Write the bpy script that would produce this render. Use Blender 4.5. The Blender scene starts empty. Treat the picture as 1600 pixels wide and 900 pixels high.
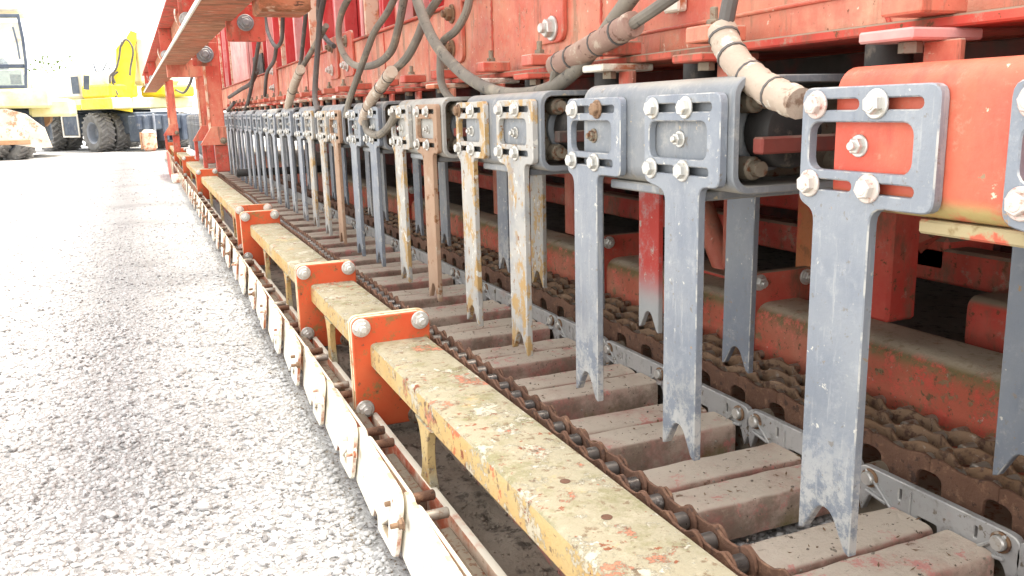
import bpy, bmesh, math, random
import numpy as np
from mathutils import Matrix, Vector
random.seed(7); RNG = np.random.default_rng(7)
R = math.radians
S = bpy.context.scene
COL = S.collection

# ------------------------------------------------------------------ camera
FPX = 1327.0                     # focal length in pixels of the 1600 px wide photograph
HC = 0.85                        # eye height over the gravel
def _n(v): return v / np.linalg.norm(v)
_Y = _n(np.array([222 - 800., 185 - 450., FPX]))
_D = np.array([1009 - 800., 7100 - 450., FPX]); _D = _n(_D - _Y * _D.dot(_Y))
_Z = -_D; _X = np.cross(_Y, _Z)
CM = np.array([_X, _Y, _Z])      # camera (right, down, forward) -> world
cam_d = bpy.data.cameras.new('camera'); cam = bpy.data.objects.new('camera', cam_d); COL.objects.link(cam)
r_, u_, b_ = CM[:, 0], -CM[:, 1], -CM[:, 2]
cam.matrix_world = Matrix(((r_[0], u_[0], b_[0], 0), (r_[1], u_[1], b_[1], 0), (r_[2], u_[2], b_[2], HC), (0, 0, 0, 1)))
cam_d.sensor_width = 36; cam_d.lens = FPX / 1600 * 36; cam_d.clip_start = .02; cam_d.clip_end = 2000
S.camera = cam

# ------------------------------------------------------------------ light
SUN_EL, SUN_AZ = 65.0, 100.0     # azimuth clockwise from +Y: the sun stands high behind the machine, which shades its own side
w = bpy.data.worlds.new('World'); S.world = w; w.use_nodes = True
nt = w.node_tree
sky = nt.nodes.new('ShaderNodeTexSky'); sky.sky_type = 'NISHITA'; sky.sun_disc = False
sky.sun_elevation = R(SUN_EL); sky.sun_rotation = R(SUN_AZ); sky.dust_density = 2.0; sky.air_density = .8; sky.ozone_density = .8
bg = nt.nodes['Background']; bg.inputs[1].default_value = 0.15
veil = nt.nodes.new('ShaderNodeMix'); veil.data_type = 'RGBA'          # thin, even, bright cloud veil over the blue
veil.inputs[0].default_value = .7; veil.inputs[7].default_value = (8.6, 8.35, 7.95, 1)
nt.links.new(sky.outputs[0], veil.inputs[6]); nt.links.new(veil.outputs[2], bg.inputs[0])
sd = bpy.data.lights.new('sun', 'SUN'); sd.energy = 3.1; sd.angle = R(20); sd.color = (1, .92, .82)
sun = bpy.data.objects.new('sun', sd); COL.objects.link(sun); sun.location = (-8, -6, 14)
_sv = Vector((math.sin(R(SUN_AZ)) * math.cos(R(SUN_EL)), math.cos(R(SUN_AZ)) * math.cos(R(SUN_EL)), math.sin(R(SUN_EL))))
sun.rotation_euler = _sv.to_track_quat('Z', 'Y').to_euler()
vs = S.view_settings; vs.view_transform = 'Standard'; vs.look = 'None'; vs.exposure = 1.66; vs.gamma = 1; vs.use_curve_mapping = False
S.cycles.max_bounces = 8; S.cycles.diffuse_bounces = 5

# ------------------------------------------------------------------ pixel helpers (where a thing stands in the place)
def ray(x, y): return CM @ np.array([x - 800., y - 450., FPX])
def onX(x, y, X): r = ray(x, y); p = r * (X / r[0]); return Vector((p[0], p[1], p[2] + HC))
def onY(x, y, Y): r = ray(x, y); p = r * (Y / r[1]); return Vector((p[0], p[1], p[2] + HC))
def onZ(x, y, Z): r = ray(x, y); p = r * ((Z - HC) / r[2]); return Vector((p[0], p[1], p[2] + HC))

# ------------------------------------------------------------------ materials
class NT:
    def __init__(s, name):
        s.m = bpy.data.materials.new(name); s.m.use_nodes = True; s.t = s.m.node_tree
        s.b = s.t.nodes['Principled BSDF']; s.geo = s.t.nodes.new('ShaderNodeNewGeometry')
        s.sep = s.t.nodes.new('ShaderNodeSeparateXYZ'); s.t.links.new(s.geo.outputs['Normal'], s.sep.inputs[0])
    def link(s, a, b): s.t.links.new(a, b)
    def noise(s, scale, detail=5, rough=.6, st=(1, 1, 1), off=(0, 0, 0)):
        v = s.geo.outputs['Position']
        mp = s.t.nodes.new('ShaderNodeMapping'); mp.inputs['Scale'].default_value = st; mp.inputs['Location'].default_value = off
        s.link(v, mp.inputs[0])
        n = s.t.nodes.new('ShaderNodeTexNoise'); n.inputs['Scale'].default_value = scale; n.inputs['Detail'].default_value = detail
        n.inputs['Roughness'].default_value = rough; s.link(mp.outputs[0], n.inputs['Vector']); return n.outputs['Fac']
    def ramp(s, v, lo, hi, a=0., b=1.):
        m = s.t.nodes.new('ShaderNodeMapRange'); m.interpolation_type = 'SMOOTHSTEP'
        for i, q in zip((1, 2, 3, 4), (lo, hi, a, b)): m.inputs[i].default_value = q
        s.link(v, m.inputs[0]); return m.outputs[0]
    def math(s, op, a, b=None):
        m = s.t.nodes.new('ShaderNodeMath'); m.operation = op
        for i, q in enumerate((a, b)):
            if q is None: continue
            if isinstance(q, (int, float)): m.inputs[i].default_value = q
            else: s.link(q, m.inputs[i])
        return m.outputs[0]
    def mix(s, f, a, b):
        m = s.t.nodes.new('ShaderNodeMix'); m.data_type = 'RGBA'
        for i, q in ((0, f), (6, a), (7, b)):
            if isinstance(q, (int, float)): m.inputs[i].default_value = q
            elif isinstance(q, tuple): m.inputs[i].default_value = (*q, 1)
            else: s.link(q, m.inputs[i])
        return m.outputs[2]
_off = [0]
def weathered(name, base, faded=None, layers=(), rough=.6, metal=0., bump=.25, bscale=60, fscale=3., spec=.35):
    """paint or metal with patches of wear; each layer = (colour, dict(s, lo, hi, d, st, n=(axis, lo, hi), k))"""
    N = NT(name); c = base
    _off[0] += 7.3; o = _off[0]
    if faded: c = N.mix(N.ramp(N.noise(fscale, 6, .65, off=(o, o, o)), .32, .68), base, faded)
    hs = []
    for i, (col, k) in enumerate(layers):
        m = N.ramp(N.noise(k.get('s', 10), k.get('d', 7), k.get('r', .65), k.get('st', (1, 1, 1)), (o + i * 3.7, o - i * 2.1, i * 5.3)), k.get('lo', .5), k.get('hi', .58))
        if 'n' in k:
            ax, lo, hi = k['n']; nrm = N.sep.outputs['XYZ'.index(ax[-1].upper())]
            if ax[0] == '-': nrm = N.math('MULTIPLY', nrm, -1.)
            if ax[0] == '|': nrm = N.math('ABSOLUTE', nrm)
            m = N.math('MULTIPLY', m, N.ramp(nrm, lo, hi))
        if 'nb' in k:                                   # only faces that lean between two directions: worn chamfered edges
            ax, lo, hi = k['nb']; nrm = N.math('ABSOLUTE', N.sep.outputs['XYZ'.index(ax.upper())])
            m = N.math('MULTIPLY', m, N.math('MULTIPLY', N.ramp(nrm, lo - .08, lo + .08), N.ramp(nrm, hi + .08, hi - .08)))
        if 'pz' in k:                                   # wear between two heights
            if not hasattr(N, 'pos'):
                N.pos = N.t.nodes.new('ShaderNodeSeparateXYZ'); N.link(N.geo.outputs['Position'], N.pos.inputs[0])
            m = N.math('MULTIPLY', m, N.ramp(N.pos.outputs[2], *k['pz']))
        if k.get('k', 1) != 1: m = N.math('MULTIPLY', m, k['k'])
        c = N.mix(m, c, col)
        if k.get('h'): hs.append(N.math('MULTIPLY', m, k['h']))
    if isinstance(c, tuple): N.b.inputs['Base Color'].default_value = (*c, 1)
    else: N.link(c, N.b.inputs['Base Color'])
    N.b.inputs['Metallic'].default_value = metal; N.b.inputs['Specular IOR Level'].default_value = spec
    rv = N.ramp(N.noise(14, 4, off=(o, 1, 2)), .3, .7, max(rough - .12, .05), min(rough + .15, 1)); N.link(rv, N.b.inputs['Roughness'])
    if bump:
        h = N.noise(bscale, 6, .7, off=(3, o, 1))
        for q in hs: h = N.math('ADD', h, q)
        bn = N.t.nodes.new('ShaderNodeBump'); bn.inputs['Strength'].default_value = bump; bn.inputs['Distance'].default_value = .006
        N.link(h, bn.inputs['Height']); N.link(bn.outputs[0], N.b.inputs['Normal'])
    return N.m

RED, REDF = (.52, .075, .048), (.60, .19, .12)
DUST = (.42, .35, .26); RUSTC = (.16, .065, .03); RUSTL = (.30, .14, .06)
M = {}
M['red'] = weathered('red_paint', RED, REDF, [
    ((.64, .33, .20), dict(s=5, lo=.45, hi=.72, st=(1, 1, .35), k=.75)),
    ((.40, .050, .035), dict(s=2.2, lo=.50, hi=.66, k=.6)),
    ((.20, .09, .055), dict(s=16, lo=.53, hi=.66, st=(1, 1, .16), k=.8, h=-.4, d=10, r=.72)),
    (RUSTC, dict(s=45, lo=.635, hi=.67, h=-.8, d=9, r=.72)),
    ((.74, .58, .44), dict(s=52, lo=.665, hi=.69, d=9)),
    (DUST, dict(s=30, lo=.55, hi=.70, k=.6, d=10, r=.78)),
    (DUST, dict(s=9, lo=.30, hi=.6, n=('z', .35, .85), k=.85))], rough=.5, bump=.4)
M['red_dirty'] = weathered('dirty_red_paint', (.50, .055, .038), (.54, .125, .08), [
    ((.16, .10, .06), dict(s=7, lo=.48, hi=.64, st=(1, 1, .4), k=.85, d=10, r=.75)),
    (RUSTC, dict(s=38, lo=.585, hi=.63, h=-.8, d=9, r=.72)), ((.34, .28, .20), dict(s=14, lo=.55, hi=.68, d=10, r=.78, k=.7)),
    ((.24, .19, .13), dict(s=6, lo=.2, hi=.5, n=('z', .3, .8)))], rough=.7)
M['red_far'] = weathered('mossy_red_paint', (.68, .115, .075), (.72, .24, .16), [
    ((.30, .22, .12), dict(s=20, lo=.55, hi=.60, k=.9, h=-.6, d=10, r=.75)),
    ((.14, .095, .05), dict(s=42, lo=.585, hi=.62, h=-.6, d=9, r=.72)),
    ((.66, .48, .40), dict(s=55, lo=.63, hi=.66, d=9, r=.75)),
    ((.45, .44, .40), dict(s=11, lo=.64, hi=.68, d=10, r=.8, k=.8)),
    ((.21, .17, .075), dict(s=16, lo=.40, hi=.50, d=10, r=.8, n=('z', -.25, .5), k=.95, h=.5)),
    ((.48, .40, .29), dict(s=12, lo=.24, hi=.50, d=9, r=.75, n=('z', .5, .92))),
    ((.30, .23, .14), dict(s=40, lo=.55, hi=.66, d=9, n=('z', .5, .9), k=.7))], rough=.8, bump=.5)
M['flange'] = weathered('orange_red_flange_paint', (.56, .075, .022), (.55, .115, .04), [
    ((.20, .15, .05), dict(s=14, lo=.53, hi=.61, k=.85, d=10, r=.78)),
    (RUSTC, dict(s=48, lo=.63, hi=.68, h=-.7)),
    ((.66, .55, .36), dict(s=18, lo=.30, hi=.46, n=('|y', .75, .35))),  # cream edges: worn paint, with the lit left side put into the colour
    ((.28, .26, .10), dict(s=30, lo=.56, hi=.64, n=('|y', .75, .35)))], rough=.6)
M['beam_top'] = weathered('peeling_yellow_paint', (.50, .30, .10), (.52, .40, .19), [
    ((.46, .12, .055), dict(s=9, lo=.60, hi=.64, k=.9, d=10, r=.75)),
    ((.335, .300, .205), dict(s=7, lo=.34, hi=.42, d=11, r=.78, n=('z', .1, .5))),
    ((.215, .20, .095), dict(s=10, lo=.47, hi=.62, d=10, r=.78, n=('z', .1, .6), k=.8)),
    ((.42, .375, .27), dict(s=38, lo=.50, hi=.60, d=11, r=.85, n=('z', .2, .7), k=.6)),
    ((.52, .48, .37), dict(s=10, lo=.560, hi=.570, d=12, r=.8, h=.5, k=.85)),
    ((.50, .19, .11), dict(s=10, lo=.578, hi=.590, d=12, r=.8, k=.9, h=-.9)),
    ((.60, .56, .45), dict(s=20, lo=.60, hi=.615, d=11, r=.78, h=.6, k=.9)),
    ((.19, .13, .075), dict(s=50, lo=.575, hi=.63, k=.8, d=9)),
    ((.25, .085, .04), dict(s=30, lo=.62, hi=.65, d=9))], rough=.88, bump=.8, bscale=90)
M['orange_rust'] = weathered('rust_orange_paint', (.42, .14, .05), (.48, .19, .08), [((.26, .12, .05), dict(s=18, lo=.50, hi=.64, d=10, r=.78)), ((.55, .10, .06), dict(s=5, lo=.55, hi=.65))], rough=.8)
M['web'] = weathered('dirt_caked_red_web', (.56, .07, .07), (.52, .16, .14), [
    ((.32, .26, .20), dict(s=6, lo=.36, hi=.55)), ((.17, .135, .10), dict(s=20, lo=.5, hi=.6))], rough=.9, bump=.5)
M['rail'] = weathered('worn_cream_red_rail', (.52, .12, .06), (.58, .24, .13), [
    ((.68, .58, .44), dict(s=9, lo=.40, hi=.55, k=.8)), ((.30, .16, .09), dict(s=30, lo=.60, hi=.66)),
    ((.72, .66, .54), dict(s=12, lo=.25, hi=.45, n=('z', .3, .7)))], rough=.75)
M['cream'] = weathered('cream_white_paint', (0.725, 0.679, 0.558), (0.763, 0.735, 0.651), [
    ((0.512, 0.372, 0.223), dict(s=12, lo=.60, hi=.72, k=.7)), (RUSTL, dict(s=40, lo=.65, hi=.69, h=-.6)),
    ((0.372, 0.121, 0.056), dict(s=16, lo=.40, hi=.6, n=('|y', .5, .9))), ((0.419, 0.335, 0.223), dict(s=22, lo=.42, hi=.6, n=('z', .4, .8)))], rough=.6)
M['wood'] = weathered('scuffed_brown_underside', (.50, .15, .075), (.45, .22, .12), [
    ((.24, .11, .055), dict(s=16, lo=.44, hi=.60, st=(.35, 1, 1), d=9, r=.75)), ((.62, .47, .34), dict(s=24, lo=.58, hi=.66, st=(.35, 1, 1), k=.8)),
    ((.12, .06, .035), dict(s=34, lo=.62, hi=.68, st=(.3, 1, 1)))], rough=.85, bump=.6)
EDGE = ((.56, .55, .50), dict(s=22, lo=.46, hi=.60, nb=('x', .35, .9), k=.75, d=9))
GRIME = (.115, .085, .055)
M['galv'] = weathered('galvanised_steel', (0.180, 0.205, 0.245), (0.245, 0.266, 0.288), [
    ((0.360, 0.374, 0.382), dict(s=30, lo=.52, hi=.72, k=.55, d=10, r=.75)), ((0.144, 0.169, 0.216), dict(s=11, lo=.52, hi=.70, k=.6, st=(1, 1, .3))),
    ((0.446, 0.446, 0.418), dict(s=24, lo=.52, hi=.66, d=10, r=.78, k=.7, pz=(.42, .24))),
    ((0.562, 0.547, 0.490), dict(s=38, lo=.65, hi=.68, h=.4)), ((0.317, 0.202, 0.094), dict(s=30, lo=.655, hi=.69, k=.85, d=9)), ((0.216, 0.180, 0.130), dict(s=70, lo=.60, hi=.68, k=.5)),
    ((0.360, 0.331, 0.274), dict(s=10, lo=.35, hi=.6, n=('z', .5, .9), k=.7)), EDGE], rough=.48, metal=.25, bump=.15, bscale=120)
M['galv_tip'] = weathered('scratched_galvanised_steel', (0.200, 0.226, 0.266), (0.274, 0.296, 0.322), [
    ((0.400, 0.414, 0.422), dict(s=20, lo=.50, hi=.70, d=11, r=.78, k=.6)), ((0.155, 0.181, 0.229), dict(s=7, lo=.50, hi=.70, k=.65, st=(1, 1, .35))),
    ((0.459, 0.466, 0.459), dict(s=60, lo=.56, hi=.68, st=(1, 1, .12), k=.45, d=9)),
    ((0.518, 0.511, 0.481), dict(s=20, lo=.44, hi=.55, d=11, r=.8, k=.95, pz=(.44, .24))),
    ((0.592, 0.577, 0.525), dict(s=34, lo=.645, hi=.672, h=.4, d=9)), ((0.533, 0.518, 0.459), dict(s=90, lo=.65, hi=.70, k=.7)),
    ((0.370, 0.229, 0.096), dict(s=20, lo=.645, hi=.68, k=.85, d=10, r=.75)), ((0.185, 0.155, 0.118), dict(s=75, lo=.62, hi=.68, k=.6)), EDGE], rough=.45, metal=.25, bump=.18, bscale=120)
M['red_blade'] = weathered('half_red_painted_blade', (.34, .36, .36), (.44, .45, .44), [((.56, .06, .045), dict(s=9, lo=.30, hi=.52, d=10, r=.8, pz=(.29, .42))), ((.50, .46, .40), dict(s=30, lo=.60, hi=.66, d=9))], rough=.5)
M['galv_rusty'] = weathered('rust_flecked_galvanised_steel', (0.390, 0.382, 0.359), (0.468, 0.452, 0.406), [
    ((0.429, 0.281, 0.117), dict(s=16, lo=.50, hi=.56, st=(1, 1, .6), d=9, r=.75)), ((0.250, 0.125, 0.047), dict(s=30, lo=.60, hi=.66)),
    ((0.608, 0.593, 0.530), dict(s=28, lo=.60, hi=.64)), ((0.281, 0.289, 0.296), dict(s=9, lo=.52, hi=.66, k=.7)), EDGE], rough=.6, metal=.15, bump=.25)
M['brown_blade'] = weathered('brown_rusted_blade_steel', (0.306, 0.187, 0.119), (0.391, 0.264, 0.178), [
    ((0.476, 0.425, 0.340), dict(s=7, lo=.56, hi=.68)), ((0.221, 0.102, 0.043), dict(s=28, lo=.58, hi=.64))], rough=.75, bump=.3)
M['carrier'] = weathered('dusty_grey_steel', (0.192, 0.211, 0.233), (0.252, 0.263, 0.270), [
    ((0.385, 0.377, 0.348), dict(s=18, lo=.50, hi=.68, k=.7, d=10, r=.78)), ((0.429, 0.422, 0.392), dict(s=40, lo=.52, hi=.70, st=(1, 1, .15), k=.5, d=9)), ((0.459, 0.385, 0.266), dict(s=30, lo=.64, hi=.67, d=9)),
    ((0.163, 0.133, 0.096), dict(s=24, lo=.62, hi=.68, k=.6)), ((0.355, 0.333, 0.281), dict(s=8, lo=.3, hi=.6, n=('|z', .45, .9), k=.8))], rough=.55, metal=.2, bump=.2)
M['carrier_pale'] = weathered('pale_dusty_steel', (.34, .335, .31), (.42, .41, .37), [((.24, .22, .19), dict(s=16, lo=.50, hi=.66, d=10, r=.78)), ((.40, .26, .13), dict(s=24, lo=.60, hi=.66, d=9))], rough=.65, metal=.1)
M['carrier_red'] = weathered('salmon_red_paint', (.58, .085, .052), (.62, .17, .095), [
    ((.66, .29, .19), dict(s=4, lo=.48, hi=.74, k=.6, st=(1, 1, .4), d=8)), ((.46, .06, .045), dict(s=9, lo=.55, hi=.68, k=.6, st=(1, 1, .3))),
    ((.30, .22, .13), dict(s=15, lo=.645, hi=.67, h=-.5, d=9)), ((.40, .30, .20), dict(s=26, lo=.56, hi=.68, d=11, r=.8, k=.5)),
    ((.76, .62, .44), dict(s=20, lo=.655, hi=.675, d=9, h=-.4)), ((.46, .36, .15), dict(s=14, lo=.36, hi=.54, d=10, r=.75, n=('-z', .05, .6)))], rough=.42, bump=.25)
M['zinc'] = weathered('zinc_plated_bolt', (0.546, 0.537, 0.502), (0.634, 0.625, 0.581), [((0.370, 0.317, 0.229), dict(s=50, lo=.55, hi=.68, k=.7)), ((0.352, 0.211, 0.088), dict(s=28, lo=.68, hi=.72))], rough=.38, metal=.55, bump=.1, bscale=200)
M['zinc_red'] = weathered('paint_spattered_bolt', (.62, .58, .52), (.62, .50, .45), [((.56, .22, .17), dict(s=60, lo=.57, hi=.62, d=9, k=.7)), ((.36, .22, .14), dict(s=50, lo=.58, hi=.68))], rough=.5, metal=.3, bump=.15, bscale=200)
M['bolt_dark'] = weathered('grimy_bolt', (.20, .17, .13), (.30, .25, .18), [(RUSTC, dict(s=60, lo=.52, hi=.64))], rough=.6, metal=.4, bump=.25, bscale=200)
M['rust'] = weathered('rusted_steel', (.115, .058, .036), (.19, .10, .062), [((.30, .17, .10), dict(s=40, lo=.52, hi=.66, k=.85, d=10, r=.8)), ((.055, .033, .026), dict(s=55, lo=.56, hi=.64, k=.8))], rough=.85, bump=.7, bscale=150)
M['rust_light'] = weathered('orange_rusted_steel', (.20, .115, .062), (.28, .18, .11), [((.11, .06, .04), dict(s=50, lo=.5, hi=.62)), ((.38, .33, .27), dict(s=30, lo=.60, hi=.70))], rough=.8, bump=.5, bscale=150)
M['roller'] = weathered('oily_steel_roller', (.10, .09, .085), (.17, .15, .13), [((.30, .28, .26), dict(s=40, lo=.58, hi=.66))], rough=.32, metal=.7, bump=.15)
M['pin'] = weathered('worn_steel_pin', (.34, .31, .27), (.42, .36, .28), [((.24, .14, .08), dict(s=40, lo=.5, hi=.64))], rough=.45, metal=.5, bump=.15)
M['slat'] = weathered('dusty_pink_slat', (.50, .34, .27), (.60, .49, .39), [
    ((.46, .13, .11), dict(s=6, lo=.53, hi=.68, k=.75, d=9)), ((.44, .16, .13), dict(s=7, lo=.36, hi=.62, n=('|y', .5, .9), k=.75, st=(1, 1, .5), d=9)),
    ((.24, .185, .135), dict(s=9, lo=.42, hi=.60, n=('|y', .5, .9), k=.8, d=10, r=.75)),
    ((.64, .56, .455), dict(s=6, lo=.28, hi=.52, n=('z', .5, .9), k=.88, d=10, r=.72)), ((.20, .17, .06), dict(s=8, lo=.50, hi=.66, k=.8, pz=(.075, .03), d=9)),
    ((.44, .36, .27), dict(s=34, lo=.52, hi=.66, k=.6, d=11, r=.82)),
    ((.24, .13, .07), dict(s=22, lo=.61, hi=.65, h=-.6, d=10, r=.75, k=.85)), ((.64, .24, .21), dict(s=11, lo=.56, hi=.63, k=.75, d=10, r=.75)), ((.13, .10, .07), dict(s=60, lo=.63, hi=.67, d=8))], rough=.88, bump=.7, bscale=110)
M['clasp'] = weathered('cast_grey_metal', (0.360, 0.360, 0.351), (0.450, 0.441, 0.423), [((0.234, 0.225, 0.198), dict(s=18, lo=.50, hi=.66, k=.75, d=10, r=.78)), ((0.180, 0.153, 0.117), dict(s=45, lo=.60, hi=.66)), EDGE, ((0.468, 0.324, 0.270), dict(s=6, lo=.60, hi=.72, k=.6))], rough=.55, metal=.25, bump=.2)
M['rubber'] = weathered('black_rubber', (.022, .021, .020), (.05, .046, .042), [((.16, .13, .10), dict(s=20, lo=.56, hi=.7, k=.6))], rough=.7, bump=.2)
M['hose'] = weathered('dusty_rubber_hose', (.13, .118, .10), (.235, .21, .17), [((.33, .29, .22), dict(s=16, lo=.52, hi=.68, k=.7)), ((.07, .065, .06), dict(s=30, lo=.58, hi=.68))], rough=.75, bump=.25)
M['hose_dark'] = weathered('dark_rubber_hose', (.065, .060, .058), (.13, .12, .11), [((.24, .20, .16), dict(s=18, lo=.56, hi=.7, k=.6))], rough=.65, bump=.2)
M['sleeve'] = weathered('brown_taped_sleeve', (.25, .15, .12), (.36, .25, .19), [((.46, .38, .30), dict(s=22, lo=.54, hi=.64, k=.8)), ((.14, .07, .05), dict(s=34, lo=.58, hi=.66))], rough=.8, bump=.5)
M['sleeve_pale'] = weathered('pale_taped_sleeve', (.42, .33, .26), (.50, .42, .33), [((.62, .58, .50), dict(s=30, lo=.56, hi=.64)), ((.24, .16, .11), dict(s=26, lo=.58, hi=.68))], rough=.85, bump=.5)
M['dirt'] = weathered('dry_dirt', (.22, .185, .145), (.30, .255, .205), [((.09, .075, .06), dict(s=24, lo=.52, hi=.66)), ((.32, .29, .25), dict(s=70, lo=.66, hi=.70))], rough=.95, bump=1., bscale=60)
M['lip'] = weathered('mustard_stained_paint', (.34, .27, .13), (.40, .33, .19), [((.52, .12, .07), dict(s=9, lo=.58, hi=.64)), ((.26, .19, .09), dict(s=20, lo=.55, hi=.65))], rough=.8)
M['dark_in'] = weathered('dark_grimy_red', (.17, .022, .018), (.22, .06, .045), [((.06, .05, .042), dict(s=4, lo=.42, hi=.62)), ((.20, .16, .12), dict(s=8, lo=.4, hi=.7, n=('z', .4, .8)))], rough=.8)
M['red_beam'] = weathered('sun_faded_salmon_paint', (.56, .115, .07), (.64, .26, .165), [
    ((.68, .40, .26), dict(s=4, lo=.45, hi=.70, st=(1, 1, .35), k=.75, d=8)), ((.48, .065, .048), dict(s=2.4, lo=.52, hi=.66, k=.6)),
    ((.30, .17, .10), dict(s=18, lo=.55, hi=.66, st=(1, 1, .2), k=.75, h=-.4, d=9)), (RUSTC, dict(s=40, lo=.615, hi=.65, h=-.8, d=9, r=.72)), ((.13, .075, .05), dict(s=9, lo=.58, hi=.72, st=(1, 1, .10), k=.75, d=9)),
    ((.76, .62, .48), dict(s=46, lo=.655, hi=.68, d=9)), (DUST, dict(s=26, lo=.52, hi=.70, k=.6, d=11, r=.8)), (DUST, dict(s=9, lo=.30, hi=.6, n=('z', .35, .85), k=.85))], rough=.5, bump=.4)
M['panel_red'] = weathered('deep_red_panel_paint', (.47, .022, .024), (.55, .07, .065), [((.62, .22, .20), dict(s=3, lo=.55, hi=.75, st=(1, 1, .25), k=.6)), (RUSTC, dict(s=36, lo=.65, hi=.68, d=9))], rough=.5)
M['pink'] = weathered('faded_pink_paint', (.60, .23, .22), (.66, .38, .34), [((.5, .06, .05), dict(s=5, lo=.56, hi=.7, k=.6)), (RUSTC, dict(s=40, lo=.66, hi=.70))], rough=.6)
M['leaf'] = weathered('dead_leaf', (.16, .09, .045), (.26, .17, .09), rough=.9, bump=0)
M['yellow'] = weathered('yellow_machine_paint', (.72, .56, .02), (.76, .62, .05), [((.35, .28, .12), dict(s=4, lo=.62, hi=.7, k=.5))], rough=.45, bump=.05)
M['chassis'] = weathered('blue_black_chassis_paint', (.045, .060, .090), (.09, .11, .14), [((.28, .26, .22), dict(s=6, lo=.58, hi=.7, k=.6))], rough=.6)
M['tyre'] = weathered('dusty_tyre', (.15, .147, .143), (.27, .265, .255), [((.32, .30, .28), dict(s=5, lo=.52, hi=.7, k=.6))], rough=.9)
M['rimgrey'] = weathered('grey_wheel_rim', (.22, .25, .30), (.34, .36, .40), rough=.5)
M['washed_yellow'] = weathered('overlit_yellow_paint', (.80, .72, .30), (.82, .78, .50), rough=.5, bump=.05)  # yellow paint with the overexposed glare washed into its colour
M['white'] = weathered('white_machine_paint', (.70, .68, .62), (.60, .54, .45), [((.42, .26, .13), dict(s=3, lo=.60, hi=.68, k=.7))], rough=.5)
M['cab_in'] = weathered('grey_green_cab_trim', (.20, .25, .22), (.32, .36, .32), rough=.7)
M['blade_cream'] = weathered('dirty_cream_blade_paint', (.60, .56, .48), (.52, .45, .36), [((.34, .20, .11), dict(s=4, lo=.52, hi=.62, d=9, r=.75))], rough=.7)
M['brownrust'] = weathered('brown_bucket_steel', (.33, .18, .09), (.42, .26, .15), rough=.8)
M['foliage'] = weathered('foliage', (.07, .11, .025), (.12, .16, .05), rough=.7, bump=0, fscale=2)
def glass_mat():
    N = NT('cab_glass'); N.b.inputs['Base Color'].default_value = (.75, .85, .82, 1); N.b.inputs['Roughness'].default_value = .05
    N.b.inputs['Alpha'].default_value = .18; return N.m
M['glass'] = glass_mat()
def gravel_mat(name, ground):
    N = NT(name)
    v = N.t.nodes.new('ShaderNodeTexVoronoi'); v.inputs['Scale'].default_value = 75; N.link(N.geo.outputs['Position'], v.inputs['Vector'])
    sp = N.t.nodes.new('ShaderNodeSeparateColor'); N.link(v.outputs['Color'], sp.inputs[0])
    c = N.mix(sp.outputs[0], (.42, .415, .405), (.56, .552, .535))
    c = N.mix(N.ramp(sp.outputs[1], .86, .9), c, (.22, .215, .21))
    if ground: c = N.mix(N.ramp(N.noise(2.2, 6), .35, .65), c, (.48, .47, .45))
    c = N.mix(N.math('MULTIPLY', N.ramp(N.noise(1.3, 5, .6, off=(4, 2, 0)), .50, .68), .4), c, (.27, .262, .25))
    N.link(c, N.b.inputs['Base Color']); N.b.inputs['Roughness'].default_value = .9; N.b.inputs['Specular IOR Level'].default_value = .2
    h = N.noise(60 if ground else 200, 8, .75)
    if ground:
        h = N.math('ADD', h, N.math('MULTIPLY', v.outputs['Distance'], -.9))
    bn = N.t.nodes.new('ShaderNodeBump'); bn.inputs['Strength'].default_value = .9 if ground else .3; bn.inputs['Distance'].default_value = .016 if ground else .003
    N.link(h, bn.inputs['Height']); N.link(bn.outputs[0], N.b.inputs['Normal']); return N.m
M['gravel'] = gravel_mat('gravel_ground', True); M['stone'] = gravel_mat('gravel_stone', False)

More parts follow.
